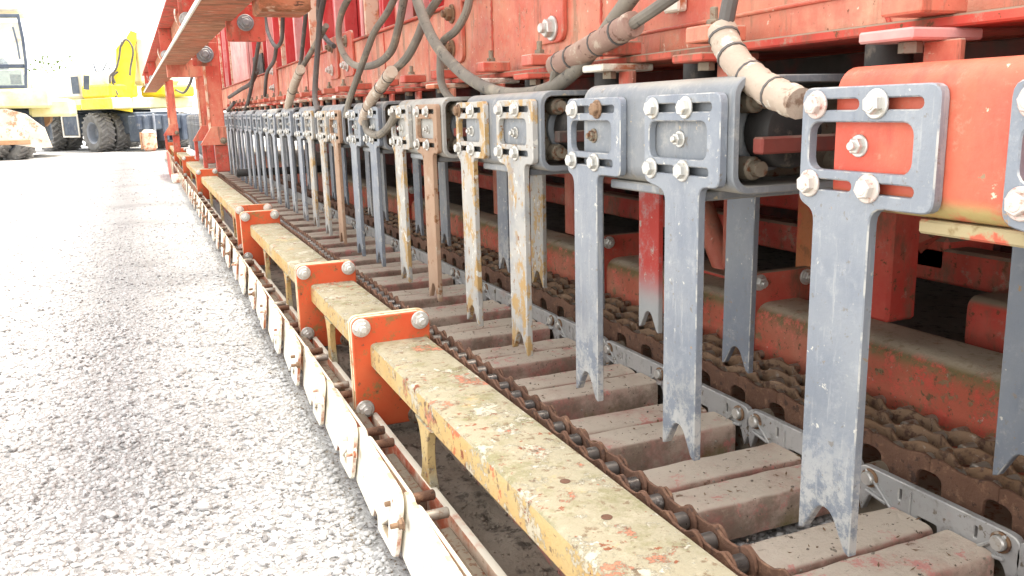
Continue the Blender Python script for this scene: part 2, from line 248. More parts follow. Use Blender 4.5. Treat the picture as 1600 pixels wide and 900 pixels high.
# ------------------------------------------------------------------ mesh helpers
class MB:
    """collects shapes; build() links them as ONE mesh object"""
    def __init__(s): s.v = []; s.f = []
    def add(s, vs, fs, mat=None):
        b = len(s.v)
        s.v += [tuple(mat @ Vector(p)) for p in vs] if mat else [tuple(p) for p in vs]
        s.f += [tuple(i + b for i in f) for f in fs]; return s
    def box(s, x0, x1, y0, y1, z0, z1, c=.002, mat=None):
        """box with chamfered edges"""
        c = min(c, abs(x1 - x0) * .45, abs(y1 - y0) * .45, abs(z1 - z0) * .45)
        lo = (min(x0, x1), min(y0, y1), min(z0, z1)); hi = (max(x0, x1), max(y0, y1), max(z0, z1))
        vs = []; ix = {}
        for a in (0, 1):
            for b in (0, 1):
                for d in (0, 1):
                    sg = (a, b, d)
                    for ax in range(3):
                        p = [0, 0, 0]
                        for k in range(3):
                            e = hi[k] if sg[k] else lo[k]
                            p[k] = e if k == ax else e + (-c if sg[k] else c)
                        ix[(sg, ax)] = len(vs); vs.append(p)
        fs = []
        for ax in range(3):
            o1, o2 = [k for k in range(3) if k != ax]
            for sd_ in (0, 1):
                q = []
                for (i, j) in ((0, 0), (1, 0), (1, 1), (0, 1)):
                    sg = [0, 0, 0]; sg[ax] = sd_; sg[o1] = i; sg[o2] = j; q.append(ix[(tuple(sg), ax)])
                fs.append(q)
            for i in (0, 1):
                for j in (0, 1):
                    a_ = [0, 0, 0]; a_[o1] = i; a_[o2] = j; b_ = list(a_); b_[ax] = 1
                    a_, b_ = tuple(a_), tuple(b_); fs.append([ix[(a_, o1)], ix[(a_, o2)], ix[(b_, o2)], ix[(b_, o1)]])
        for a in (0, 1):
            for b in (0, 1):
                for d in (0, 1): fs.append([ix[((a, b, d), k)] for k in range(3)])
        return s.add(vs, fs, mat)
    def prism(s, poly, ax, a, b, mat=None, caps=True):
        """poly = 2D points in the plane of the two other axes (in order), extruded along ax from a to b"""
        n = len(poly); vs = []
        for t in (a, b):
            for (p, q) in poly: vs.append({'x': (t, p, q), 'y': (p, t, q), 'z': (p, q, t)}[ax])
        fs = [(i, (i + 1) % n, (i + 1) % n + n, i + n) for i in range(n)]
        if caps: fs += [tuple(range(n - 1, -1, -1)), tuple(range(n, 2 * n))]
        return s.add(vs, fs, mat)
    def lathe(s, prof, n=16, mat=None, caps=True):
        """profile (r, z) turned round Z"""
        vs = []; fs = []; m = len(prof)
        for i in range(n):
            a = 2 * math.pi * i / n
            for (r, z) in prof: vs.append((r * math.cos(a), r * math.sin(a), z))
        for i in range(n):
            j = (i + 1) % n
            for k in range(m - 1): fs.append((i * m + k, j * m + k, j * m + k + 1, i * m + k + 1))
        if caps and prof[0][0] > 1e-6: fs.append(tuple(i * m for i in range(n - 1, -1, -1)))
        if caps and prof[-1][0] > 1e-6: fs.append(tuple(i * m + m - 1 for i in range(n)))
        return s.add(vs, fs, mat)
    def cyl(s, p0, p1, r, n=12, r1=None, c=0.):
        p0, p1 = Vector(p0), Vector(p1); d = p1 - p0; L = d.length
        mt = Matrix.Translation(p0) @ d.to_track_quat('Z', 'Y').to_matrix().to_4x4()
        r1 = r if r1 is None else r1
        return s.lathe([(r - c, 0), (r, c), (r1, L - c), (r1 - c, L)] if c else [(r, 0), (r1, L)], n, mt)
    def tube(s, pts, r, n=8, caps=True):
        pts = [Vector(p) for p in pts]; vs = []; fs = []
        up = Vector((0, 0, 1)); prev = None
        for i, p in enumerate(pts):
            t = (pts[min(i + 1, len(pts) - 1)] - pts[max(i - 1, 0)]).normalized()
            if prev is None: a = t.cross(up); a = a if a.length > .05 else t.cross(Vector((1, 0, 0)))
            else: a = prev - t * prev.dot(t)
            a.normalize(); prev = a; b = t.cross(a)
            rr = r[i] if isinstance(r, (list, tuple)) else r
            for k in range(n):
                q = 2 * math.pi * k / n; vs.append(p + (a * math.cos(q) + b * math.sin(q)) * rr)
        for i in range(len(pts) - 1):
            for k in range(n):
                l = (k + 1) % n; fs.append((i * n + k, i * n + l, (i + 1) * n + l, (i + 1) * n + k))
        if caps: fs += [tuple(range(n - 1, -1, -1)), tuple((len(pts) - 1) * n + k for k in range(n))]
        return s.add(vs, fs)
    def mesh(s, name, ang=32):
        me = bpy.data.meshes.new(name); me.from_pydata([tuple(p) for p in s.v], [], s.f)
        bm = bmesh.new(); bm.from_mesh(me); bmesh.ops.recalc_face_normals(bm, faces=bm.faces); bm.to_mesh(me); bm.free()
        me.shade_smooth(); me.set_sharp_from_angle(angle=R(ang)); return me

WL = {}                                  # world position of each object's origin
def obj(name, me, mat, parent=None, at=(0, 0, 0), rot=None):
    if isinstance(me, MB): me = me.mesh(name)
    o = bpy.data.objects.new(name, me); COL.objects.link(o)
    if not me.materials: me.materials.append(M[mat])
    o.material_slots[0].link = 'OBJECT'; o.material_slots[0].material = M[mat]
    at = Vector(at); WL[o.name] = at
    o.location = at
    if rot is not None: o.rotation_euler = rot
    if parent: o.parent = parent; o.location = at - WL[parent.name]
    return o
def thing(name, label, cat, at=(0, 0, 0), group=None):
    o = bpy.data.objects.new(name, None); COL.objects.link(o); o.empty_display_size = .05
    o.location = at; WL[o.name] = Vector(at); tag(o, label, cat, group); return o
def tag(o, label, cat, group=None, kind=None):
    if label: o['label'] = label
    if cat: o['category'] = cat
    if group: o['group'] = group
    if kind: o['kind'] = kind
    return o
def struct(o, kind='structure'): o['kind'] = kind; return o

def rrect(x0, x1, y0, y1, r, n=4):
    out = []
    for cx, cy, a0 in ((x1 - r, y1 - r, 0), (x0 + r, y1 - r, 90), (x0 + r, y0 + r, 180), (x1 - r, y0 + r, 270)):
        for i in range(n + 1):
            a = R(a0 + 90 * i / n); out.append((cx + r * math.cos(a), cy + r * math.sin(a)))
    return out
def rpoly(pts, n=4):
    """polygon whose corners (x, y, r) are rounded"""
    out = []; L = len(pts)
    for i in range(L):
        p = Vector(pts[i][:2]); r = pts[i][2] if len(pts[i]) > 2 else 0
        if r <= 0: out.append(tuple(p)); continue
        a = Vector(pts[i - 1][:2]) - p; b = Vector(pts[(i + 1) % L][:2]) - p
        d = min(r, a.length * .48, b.length * .48); pa = p + a.normalized() * d; pb = p + b.normalized() * d
        for k in range(n + 1):
            t = k / n; out.append(tuple(pa * (1 - t) ** 2 + p * 2 * t * (1 - t) + pb * t * t))
    return out
def plate(name, outer, holes=(), t=.012, bev=.0012, axis='x'):
    """flat plate cut from an outline (u, v) with holes, thickness t; u, v = Y, Z for axis x; X, Z for axis y"""
    cu = bpy.data.curves.new(name, 'CURVE'); cu.dimensions = '2D'; cu.fill_mode = 'BOTH'
    cu.extrude = max(t / 2 - bev, .0003); cu.bevel_depth = bev; cu.bevel_resolution = 0; cu.offset = -bev
    for lp in [outer, *holes]:
        sp = cu.splines.new('POLY'); sp.points.add(len(lp) - 1); sp.use_cyclic_u = True
        for q, (a, b) in zip(sp.points, lp): q.co = (a, b, 0, 1)
    o = bpy.data.objects.new('tmp', cu); COL.objects.link(o)
    dg = bpy.context.evaluated_depsgraph_get(); me = bpy.data.meshes.new_from_object(o.evaluated_get(dg))
    bpy.data.objects.remove(o); bpy.data.curves.remove(cu)
    if axis == 'x': mt = Matrix(((0, 0, 1, 0), (1, 0, 0, 0), (0, 1, 0, 0), (0, 0, 0, 1)))
    elif axis == 'y': mt = Matrix(((1, 0, 0, 0), (0, 0, -1, 0), (0, 1, 0, 0), (0, 0, 0, 1)))
    else: mt = Matrix.Identity(4)
    me.transform(mt); me.name = name; me.materials.clear()
    bm = bmesh.new(); bm.from_mesh(me); bmesh.ops.remove_doubles(bm, verts=bm.verts, dist=1e-5); bmesh.ops.recalc_face_normals(bm, faces=bm.faces); bm.to_mesh(me); bm.free()
    me.shade_smooth(); me.set_sharp_from_angle(angle=R(25)); return me
def crom(pts, n=8):
    pts = [Vector(p) for p in pts]; P = [pts[0] * 2 - pts[1]] + pts + [pts[-1] * 2 - pts[-2]]; out = []
    for i in range(1, len(P) - 2):
        for k in range(n):
            t = k / n; a, b, c, d = P[i - 1:i + 3]
            out.append(.5 * ((2 * b) + (c - a) * t + (2 * a - 5 * b + 4 * c - d) * t * t + (3 * b - a - 3 * c + d) * t ** 3))
    out.append(pts[-1]); return out

def hexhead(mb, r, z0, z1, rot=0):
    c = r * .12
    vs = []; fs = []
    for (rr, z) in ((r, z0), (r, z1 - c), (r - c, z1)):
        for k in range(6): a = R(60 * k + rot); vs.append((rr * math.cos(a), rr * math.sin(a), z))
    for l in (0, 1):
        for k in range(6): j = (k + 1) % 6; fs.append((l * 6 + k, l * 6 + j, l * 6 + 6 + j, l * 6 + 6 + k))
    fs.append(tuple(range(12, 18))); return mb.add(vs, fs)
def bolt_mesh(name, r, kind, rot=0):
    """bolt along +Z standing on z=0; r = washer radius"""
    b = MB()
    b.lathe([(r, 0), (r, r * .13), (r * .93, r * .2), (r * .3, r * .2)], 20)
    if kind == 'flange': hexhead(b, r * .70, r * .18, r * .72, rot); b.lathe([(r * .45, r * .72), (r * .40, r * .76), (0, r * .77)], 12)
    elif kind == 'nut':
        hexhead(b, r * .74, r * .18, r * .78, rot); b.lathe([(r * .40, r * .5), (r * .40, r * 1.12), (r * .32, r * 1.2), (0, r * 1.2)], 12)
    elif kind == 'long':
        hexhead(b, r * .80, r * .18, r * .75, rot); b.lathe([(r * .42, r * .5), (r * .42, r * 1.9), (r * .34, r * 2.), (0, r * 2.)], 10)
    return b.mesh(name)
TO_MX = (0, R(-90), 0)      # bolt axis towards -X (the open side)
TO_MY = (R(90), 0, 0)       # bolt axis towards -Y (the viewer's end)
B_FL = [bolt_mesh('bolt', .0190, 'flange', q) for q in (5, 22, 41)]
B_NUT = [bolt_mesh('bolt', .0150, 'nut', q) for q in (8, 31)]
B_BIG = [bolt_mesh('bolt', .0240, 'nut', q) for q in (4, 20, 38)]
B_HUGE = [bolt_mesh('bolt', .034, 'nut', q) for q in (4, 25)]
B_LONG = [bolt_mesh('bolt', .0125, 'long', q) for q in (3, 27)]

# ================================================================== THE SETTING
gm = MB(); gm.add([(-400, -60, 0), (400, -60, 0), (400, 700, 0), (-400, 700, 0)], [(0, 1, 2, 3)])
struct(obj('ground', gm, 'gravel'))

# loose stones: real geometry, uncountable
def stones(name, boxes, rng):
    ico = []; ph = (1 + 5 ** .5) / 2
    for a, b in ((-1, ph), (1, ph), (-1, -ph), (1, -ph)): ico.append((a, b, 0))
    for a, b in ((-1, ph), (1, ph), (-1, -ph), (1, -ph)): ico.append((0, a, b))
    for a, b in ((ph, -1), (ph, 1), (-ph, -1), (-ph, 1)): ico.append((a, 0, b))
    ico = np.array(ico) / math.hypot(1, ph)
    tri = np.array([(0,11,5),(0,5,1),(0,1,7),(0,7,10),(0,10,11),(1,5,9),(5,11,4),(11,10,2),(10,7,6),(7,1,8),(3,9,4),(3,4,2),(3,2,6),(3,6,8),(3,8,9),(4,9,5),(2,4,11),(6,2,10),(8,6,7),(9,8,1)])
    V = []; n0 = 0; T = []
    for (x0, x1, y0, y1, n, smin, smax, z) in boxes:
        P = np.stack([rng.uniform(x0, x1, n), rng.uniform(y0, y1, n), np.zeros(n)], 1)
        s = smin * (smax / smin) ** (rng.random(n) ** 2.2)
        A = rng.normal(size=(n, 3, 3)); Q, _ = np.linalg.qr(A)
        sc = s[:, None] * rng.uniform(.65, 1.25, (n, 3)); jit = rng.uniform(.78, 1.18, (n, 12, 1))
        v = ico[None] * jit * sc[:, None, :]
        v = np.einsum('nij,nkj->nki', Q, v); v[:, :, 2] *= .72
        P[:, 2] = z + s * rng.uniform(-.3, .4, n)
        V.append((v + P[:, None, :]).reshape(-1, 3)); T.append((tri[None] + 12 * np.arange(n)[:, None, None]).reshape(-1, 3) + n0); n0 += 12 * n
    V = np.concatenate(V); T = np.concatenate(T)
    me = bpy.data.meshes.new(name); me.vertices.add(len(V)); me.vertices.foreach_set('co', V.ravel().astype(np.float32))
    me.loops.add(T.size); me.loops.foreach_set('vertex_index', T.ravel().astype(np.int32))
    me.polygons.add(len(T)); me.polygons.foreach_set('loop_start', np.arange(0, T.size, 3, dtype=np.int32)); me.update(calc_edges=True)
    return me
gs = obj('gravel', stones('gravel', [
    (-.75, .345, 1.15, 2.4, 22000, .0034, .0105, 0), (-1.0, .345, 2.4, 4.2, 23000, .0036, .0115, 0), (-1.6, .34, 4.2, 7.5, 15000, .0045, .011, 0),
    (-3.2, .33, 7.5, 16, 5000, .006, .014, 0), (-.9, .3, 1.15, 5, 700, .008, .019, 0)], RNG), 'stone')
tag(gs, 'loose pale grey gravel covering the open yard', 'gravel', kind='stuff')
gs = obj('gravel', stones('gravel', [(.66, 1.26, .75, 2.6, 9000, .005, .012, 0), (.66, 1.26, 2.6, 5, 3000, .006, .012, 0)], RNG), 'stone')
tag(gs, 'grey gravel showing in the gaps between the slats', 'gravel', kind='stuff')

gs = obj('grit', stones('grit', [(.487, .612, .8, 3.2, 1500, .0012, .005, .026), (.405, .466, .9, 6, 900, .0012, .004, .006), (.30, .40, 1.0, 6, 2600, .0015, .005, 0), (.66, 1.24, .8, 3, 500, .0012, .0035, .1015)], RNG), 'dirt')
tag(gs, 'brown grit and crumbs of dirt along the foot of the machine', 'grit', kind='stuff')
# dirt bed under the side beam and under the machine
def dirt_bed(x0, x1, y0, y1, nx, ny, z, amp):
    b = MB(); vs = []; fs = []
    for j in range(ny + 1):
        for i in range(nx + 1):
            x = x0 + (x1 - x0) * i / nx; y = y0 + (y1 - y0) * j / ny
            vs.append((x, y, z + amp * (math.sin(x * 37 + y * 11) * .4 + math.sin(y * 23 - x * 19) * .4 + random.uniform(-.5, .5))))
    for j in range(ny):
        for i in range(nx): a = j * (nx + 1) + i; fs.append((a, a + 1, a + nx + 2, a + nx + 1))
    return b.add(vs, fs)
struct(obj('dirt_bed', dirt_bed(.487, .611, .7, 6, 7, 200, .022, .008).mesh('dirt_bed', 60), 'dirt'))
struct(obj('dirt_floor', dirt_bed(1.28, 6, -1, 24, 16, 60, .012, .006).mesh('dirt_floor', 60), 'dirt'))

# ================================================================== SIDE BEAM SECTIONS (near side)
BX0, BX1 = .475, .632
def top_channel(L):
    pr = rpoly([(.475, .213), (.475, .272, .014), (.632, .272, .014), (.632, .235), (.620, .235), (.620, .259), (.488, .259), (.488, .213)], 3)
    return MB().prism(pr, 'y', 0, L)
def post_plate():
    o = rpoly([(-.055, 0), (.055, 0), (.040, .022, .015), (.020, .06, .02), (.020, .115, .02), (.036, .152, .02), (.060, .160), (-.060, .160), (-.036, .152, .02), (-.020, .115, .02), (-.020, .06, .02), (-.040, .022, .015)], 4)
    return plate('post', o, t=.018)
POST = post_plate()
FL_O = rrect(.430, .636, .045, .342, .022, 5)
FL = plate('flange', FL_O, t=.022, bev=.003, axis='y')
def beam_section(y0, y1, posts, label, near_flange=True, far_flange=True, bolts=True):
    t = thing('side_beam', label, 'steel beam', (.55, y0, 0), 'bolted sections of the near side beam')
    a, b = y0 + .012, y1 - .012
    obj('top_beam', top_channel(b - a), 'beam_top', t, (0, a, 0))
    obj('web', MB().box(.611, .622, a, b, .0, .256, .001), 'web', t)
    obj('bottom_rail', MB().prism(rpoly([(.466, 0), (.466, .086, .004), (.483, .086, .004), (.483, 0)], 2), 'y', a, b), 'rail', t)
    for yp in posts: obj('post', POST, 'beam_top', t, (.4785, yp, .0555))
    for yy, use in ((y0, near_flange), (y1, far_flange)):
        if not use: continue
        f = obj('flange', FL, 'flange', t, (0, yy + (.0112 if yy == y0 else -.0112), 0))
    return t
def flange_bolts(t, y, dark=True):
    for i, (x, z) in enumerate(((.455, .316), (.610, .318), (.452, .100))):
        obj('bolt', B_BIG[i % 3], 'zinc', t, (x, y, z), TO_MY)
    obj('bolt', B_BIG[1], 'bolt_dark', t, (.588, y, .062), TO_MY)
FY = [-.6, 2.096, 2.948, 4.78, 9.0, 12.2, 15.6, 19.6]
names = ['nearest side beam section with peeling yellow top, running out of the bottom edge',
         'short yellow-topped side beam section between the two nearest orange flanges',
         'third yellow-topped side beam section from the viewer',
         'long cream-topped side beam section ending at the red support post',
         'far side beam section just beyond the red support post',
         'sixth side beam section from the viewer, small and far off', 'last side beam section at the far end of the machine']
PS = [[.35, 1.612], [2.62], [3.5, 4.15], [5.7, 6.7, 7.8], [10, 11.1], [13.2, 14.4], [17, 18.3]]
secs = []
for i in range(7):
    t = beam_section(FY[i], FY[i + 1], PS[i], names[i], near_flange=(i > 0), far_flange=True); secs.append(t)
for i in range(6): flange_bolts(secs[i], FY[i + 1] - .0224)
bh = MB().lathe([(.0085, 0), (.0085, .0005), (.005, .0012), (0, .0012)], 14).mesh('bolt_hole')
for (px, py) in ((883, 752), (948, 808)):
    p = onZ(px, py, .2722); obj('bolt_hole', bh, 'rust', secs[0], p)
# second flange pair a little behind the third joint
t = thing('spacer_flange', 'orange spacer flange bolted just behind the third joint of the side beam', 'flange', (.53, 5.05, 0))
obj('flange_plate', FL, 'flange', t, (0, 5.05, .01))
for (x, z) in ((.455, .326), (.610, .328), (.452, .110)): obj('bolt', B_BIG[0], 'zinc_red', t, (x, 5.042, z), TO_MY)

# ================================================================== OUTER PLATE CHAIN
oc = thing('plate_chain', 'cream white link plate chain along the foot of the side beam', 'chain', (.38, 1, 0))
LP = .385
lk_o = rpoly([(-.215, .060, .02), (-.205, .012, .02), (-.06, .004, .01), (-.045, .03), (-.015, .03), (.0, .004, .01), (.19, .010, .02), (.215, .09, .02), (.205, .138, .02), (-.200, .150, .022), (-.222, .13, .015)], 3)
lk_h = [(-.150, .028), (-.085, .028), (-.142, .066)]
LINK = plate('link_plate', lk_o, [lk_h[::-1]], t=.010, bev=.0015)
LINKIN = plate('inner_plate', rpoly([(-.19, .02, .02), (.19, .02, .02), (.19, .125, .03), (-.19, .125, .03)], 3), t=.008)
PINM = MB(); PINM.cyl((-.004, 0, 0), (.066, 0, 0), .0105, 12, c=.002); PINM = PINM.mesh('pin')
SPACER = MB().box(-.012, .012, -.12, .12, -.02, .02, .004).mesh('spacer_bar')
for j in range(-3, 48):
    yj = 1.46 + LP * j; yc = yj + LP / 2
    if yc > 19.4: break
    wob = random.uniform(-.004, .004)
    lp = obj('link_plate', LINK, 'cream', oc, (.3680 + wob, yc, .004 + random.uniform(-.004, .004)), (0, R(6.0), R(-2.6 + random.uniform(-.5, .5))))
    if yc < 9:
        obj('inner_plate', LINKIN, 'rail', oc, (.403, yc, .0))
        for dy in (-.042, .042):
            obj('pin', PINM, 'rust' if (j + (dy > 0)) % 3 else 'pin', oc, (.388, yj + dy, .108))
            zb = .102 + random.uniform(-.006, .006)
            mt = random.choice(['rust_light', 'cream', 'cream', 'rust_light'])
            obj('bolt', B_LONG[j % 2], mt, oc, (.372 + (.006 if dy > 0 else -.006), yj + dy, zb), TO_MX)
        obj('spacer_bar', SPACER, 'bolt_dark', oc, (.436, yc, .075))
# end shoe at the far end
t = thing('end_shoe', 'tall rusty red shoe plate hanging at the far end of the plate chain', 'plate', (.37, 13.2, 0))
obj('shoe_plate', plate('shoe_plate', rpoly([(-.7, .06, .03), (.2, -.0, .03), (1.2, .02), (1.2, .36, .03), (-.2, .36, .05)], 3), t=.02), 'red_dirty', t, (.30, 13.0, 0))
obj('foot', MB().box(.285, .40, 12.1, 12.6, .0, .10, .01), 'cream', t)

# ================================================================== NEAR ROLLER CHAIN
rc = thing('roller_chain', 'rusty roller chain with dark rollers beside the yellow-topped beam', 'chain', (.67, 1, .2))
PT = .068
def fig8(L, r, waist):
    o = []
    for i in range(13):
        a = R(90 - 180 * i / 12); o.append((L / 2 + r * math.cos(a), r * math.sin(a)))
    o += [(L * .22, -waist - .001), (0, -waist), (-L * .22, -waist - .001)]
    for i in range(13):
        a = R(270 - 180 * i / 12); o.append((-L / 2 + r * math.cos(a), r * math.sin(a)))
    o += [(-L * .22, waist + .001), (0, waist), (L * .22, waist + .001)]
    return o
FIG = plate('side_plate', fig8(PT, .0225, .0125), t=.0050, bev=.001)
def join_meshes(name, parts):
    bm = bmesh.new()
    for me, mt in parts:
        tmp = bmesh.new(); tmp.from_mesh(me); tmp.transform(mt); m2 = bpy.data.meshes.new('x'); tmp.to_mesh(m2); tmp.free(); bm.from_mesh(m2); bpy.data.meshes.remove(m2)
    me = bpy.data.meshes.new(name); bm.to_mesh(me); bm.free(); me.shade_smooth(); me.set_sharp_from_angle(angle=R(30)); return me
T_ = Matrix.Translation
ROLL = MB(); ROLL.cyl((-.0125, 0, 0), (.0125, 0, 0), .0135, 16, c=.002); ROLL = ROLL.mesh('roller')
CX = .673
for j in range(-8, 150):
    y = 1.323 + PT * j
    if y > 10.5: break
    z = .243 + .003 * math.sin(y * 5); x = CX + .002 * math.sin(y * 3)
    off = .0160 if j % 2 else .0213
    tilt = (R(random.uniform(-3, 3)), 0, R(random.uniform(-1, 1)))
    obj('side_plate', FIG, 'rust', rc, (x - off, y + PT / 2, z), tilt); obj('side_plate', FIG, 'rust', rc, (x + off, y + PT / 2, z), tilt)
    if y < 7: obj('roller', ROLL, 'roller', rc, (x, y, z))
t = thing('chain_guide', 'dark steel guide rail carrying the rusty roller chain', 'rail', (.667, 0, 0))
obj('guide_bar', MB().box(.660, .686, .3, 11, .195, .2195, .003), 'bolt_dark', t)
obj('guide_web', MB().box(.648, .656, .3, 11, .11, .195, .001), 'web', t)

# ================================================================== SLATS
sc = thing('slat_bed', 'bed of dusty pink wooden-looking slats laid in pairs under the blades', 'slats', (.95, 1, 0))
def slat_mesh(w, h, L, seed):
    rr = random.Random(seed); b = MB(); n = 14; pr = rpoly([(0, .026), (w, .026), (w, h, .018), (0, h, .018)], 4); m = len(pr)
    vs = []; fs = []
    for i in range(n + 1):
        dz = rr.uniform(-.0012, .0012); dy = rr.uniform(-.0012, .0012)
        for (p, q) in pr: vs.append((L * i / n, p + dy * (1 if p > w / 2 else -1), q + (dz if q > h * .5 else 0)))
    for i in range(n):
        for k in range(m): l = (k + 1) % m; fs.append((i * m + k, i * m + l, (i + 1) * m + l, (i + 1) * m + k))
    fs += [tuple(range(m - 1, -1, -1)), tuple(n * m + k for k in range(m))]
    return b.add(vs, fs).mesh('slat', 40)
SLN = [slat_mesh(.101, .101, .555, q) for q in range(4)]; SLF = [slat_mesh(.105, .096, .555, q + 9) for q in range(4)]
for k in range(-1, 50):
    ys = .992 + .342 * k
    if ys > 17: break
    a, b = random.uniform(-.004, .004), random.uniform(-.003, .003)
    obj('slat', SLN[k % 4], 'slat', sc, (.677, ys - .109 + a * .3, .0 + b), (0, R(random.uniform(-.25, .25)), R(random.uniform(-.35, .35))))
    obj('slat', SLF[(k + 1) % 4], 'slat', sc, (.677, ys + .0065, .0 + a), (0, R(random.uniform(-.25, .25)), R(random.uniform(-.35, .35))))
# leaf litter on the slats
lb = MB()
for _ in range(170):
    x = random.uniform(.70, 1.22); k = random.choice(range(-1, 8)); ys = .992 + .342 * k + random.uniform(-.1, .1)
    l = random.uniform(.003, .009); wd = l * random.uniform(.15, .5); a = random.uniform(0, 6.28); z = .1035 + random.uniform(0, .002)
    mt = T_((x, ys, z)) @ Matrix.Rotation(a, 4, 'Z') @ Matrix.Rotation(random.uniform(-.3, .3), 4, 'X')
    lb.add([(-l, 0, 0), (0, -wd, .001), (l, 0, .003), (0, wd, .001), (0, 0, -.0008)], [(0, 1, 4), (1, 2, 4), (2, 3, 4), (3, 0, 4)], mt)
tag(obj('leaf_litter', lb, 'leaf'), 'scraps of dead leaf and bark scattered over the slats', 'leaf litter', kind='stuff')

# ================================================================== GREY COUPLING CHAIN
cc = thing('coupling_chain', 'cast grey coupling links with pinned hooks along the far slat ends', 'chain', (1.24, 1, .1))
cl_o = rpoly([(-.160, .052, .004), (-.176, .098, .02), (-.172, .148, .02), (-.130, .149, .012), (.130, .149, .012), (.172, .148, .02), (.176, .098, .02), (.160, .052, .004), (.143, .092, .01), (.118, .098, .006), (.088, .082, .006), (.03, .078), (.028, .098, .004), (-.014, .098, .004), (-.016, .078), (-.088, .082, .006), (-.118, .098, .006), (-.143, .092, .01)], 3)
CLM = plate('coupling_link', cl_o, [rrect(-.094, -.088, .112, .134, .0025, 2)[::-1], rrect(.066, .072, .112, .134, .0025, 2)[::-1]], t=.016, bev=.002)
RIBS = []
for s_ in (-1, 1):
    for (a, b) in (((s_ * .150, .142), (s_ * .082, .086)), ((s_ * .148, .100), (s_ * .096, .092))):
        d = Vector((0, b[0] - a[0], b[1] - a[1])); L = d.length; mt = T_((-.010, a[0], a[1])) @ Matrix(((1, 0, 0, 0), (0, d.y / L, -d.z / L, 0), (0, d.z / L, d.y / L, 0), (0, 0, 0, 1)))
        RIBS.append(MB().box(-.005, .004, 0, L, -.003, .003, .0015, mt).mesh('rib'))
RIBS.append(MB().box(-.012, -.006, .042, .046, .084, .138, .001).mesh('rib'))
CPIN = MB(); CPIN.lathe([(.0135, 0), (.0135, .010), (.0115, .013), (0, .013)], 16); CPIN = CPIN.mesh('pin')
CRING = MB(); CRING.lathe([(.0185, 0), (.0185, .004), (.0145, .005), (.0145, .0)], 16); CRING = CRING.mesh('washer')
for j in range(-2, 48):
    yj = 1.185 + .342 * j; yc = yj - .171
    if yc > 15: break
    l = obj('coupling_link', CLM, 'clasp', cc, (1.243, yc, random.uniform(-.002, .002)))
    if yc < 7:
        for rb_ in RIBS: obj('rib', rb_, 'clasp', l, (1.243, yc, 0))
        for s_ in (-1, 1):
            obj('washer', CRING, 'rust_light', l, (1.2345, yc + s_ * .140, .127), TO_MX); obj('pin', CPIN, 'zinc', l, (1.2335, yc + s_ * .140, .127), TO_MX)
        obj('hub', MB().cyl((1.252, yj - .0, .118), (1.30, yj, .118), .020, 14, c=.003), 'bolt_dark', cc)

# ================================================================== WIDE RUSTY LEAF CHAIN
lc = thing('leaf_chain', 'wide rust-brown leaf chain lying against the far red beam', 'chain', (1.38, 1, .1))
FP = .1425
tooth = rpoly([(-.071, .158, 0), (-.058, .158, .012), (-.044, .150, .014), (-.042, .112, .008), (-.047, .098, .006), (.047, .098, .006), (.042, .112, .008), (.044, .150, .014), (.058, .158, .012), (.071, .158, 0), (.071, .184, 0), (.054, .190, .018), (.0, .176, .04), (-.054, .190, .018), (-.071, .184, 0)], 4)
TOOTH = plate('side_plate', tooth, t=.009, bev=.0015)
def ribbon(ph):
    b = MB(); n = 16; vs = []; fs = []
    for i in range(n + 1):
        y = -FP / 2 + FP * i / n; x = .015 * math.sin(2 * math.pi * (i / n) + ph); z = .180 + .005 * math.cos(4 * math.pi * i / n)
        for (dx, dz) in ((-.0042, -.034), (.0042, -.034), (.0042, -.002), (.0022, 0), (-.0022, 0), (-.0042, -.002)): vs.append((x + dx, y, z + dz))
    for i in range(n):
        for k in range(6): l = (k + 1) % 6; fs.append((i * 6 + k, i * 6 + l, (i + 1) * 6 + l, (i + 1) * 6 + k))
    fs += [tuple(range(5, -1, -1)), tuple(n * 6 + k for k in range(6))]
    return b.add(vs, fs).mesh('leaf_plate', 40)
RIBN = [ribbon(0), ribbon(math.pi)]
LROL = MB(); LROL.cyl((-.018, 0, 0), (.018, 0, 0), .0125, 12, c=.003); LROL = LROL.mesh('roller')
for j in range(-3, 85):
    yc = 1.145 + FP * j
    if yc > 10.5: break
    s_ = obj('side_plate', TOOTH, 'rust', lc, (1.300, yc, random.uniform(-.001, .001)))
    if yc < 6:
        for q in range(3): obj('leaf_plate', RIBN[q % 2], 'rust_light', lc, (1.352 + q * .060, yc, 0))
        for q in range(3):
            for s2 in (-.035, .035): obj('roller', LROL, 'pin', lc, (1.382 + q * .060, yc + s2 * (1 if q % 2 else .9), .163))
        for s2 in (-.035, .035): obj('roller', LROL, 'pin', lc, (1.326, yc + s2, .163))
obj('chain_floor', MB().box(1.262, 1.56, -.5, 15, .0, .095, .004), 'bolt_dark', lc)

# ================================================================== FAR RED BEAM
def far_beam(y0, y1, label, near_fl, far_fl):
    t = thing('inner_beam', label, 'steel beam', (1.66, y0, 0), 'bolted sections of the inner red beam')
    pr = rpoly([(1.565, .0), (1.565, .285, .055), (1.755, .285, .05), (1.755, .0)], 7)
    obj('box_beam', MB().prism(pr, 'y', y0 + .014, y1 - .014), 'red_far', t)
    FM = plate('flange', rrect(1.545, 1.80, .03, .372, .025, 4), t=.012, bev=.002, axis='y')
    for yy, u in ((y0 + .0072, near_fl), (y1 - .0072, far_fl)):
        if u: obj('flange', FM, 'red_dirty', t, (0, yy, 0))
    if far_fl:
        for x in (1.575, 1.745): obj('bolt', B_BIG[0], 'zinc', t, (x, y1 - .0135, .345), TO_MY)
    return t
far_beam(-.6, 1.93, 'nearest stretch of moss-topped red beam behind the rusty leaf chain', False, True)
far_beam(1.93, 2.80, 'short moss-topped red beam section between two inner flanges', True, True)
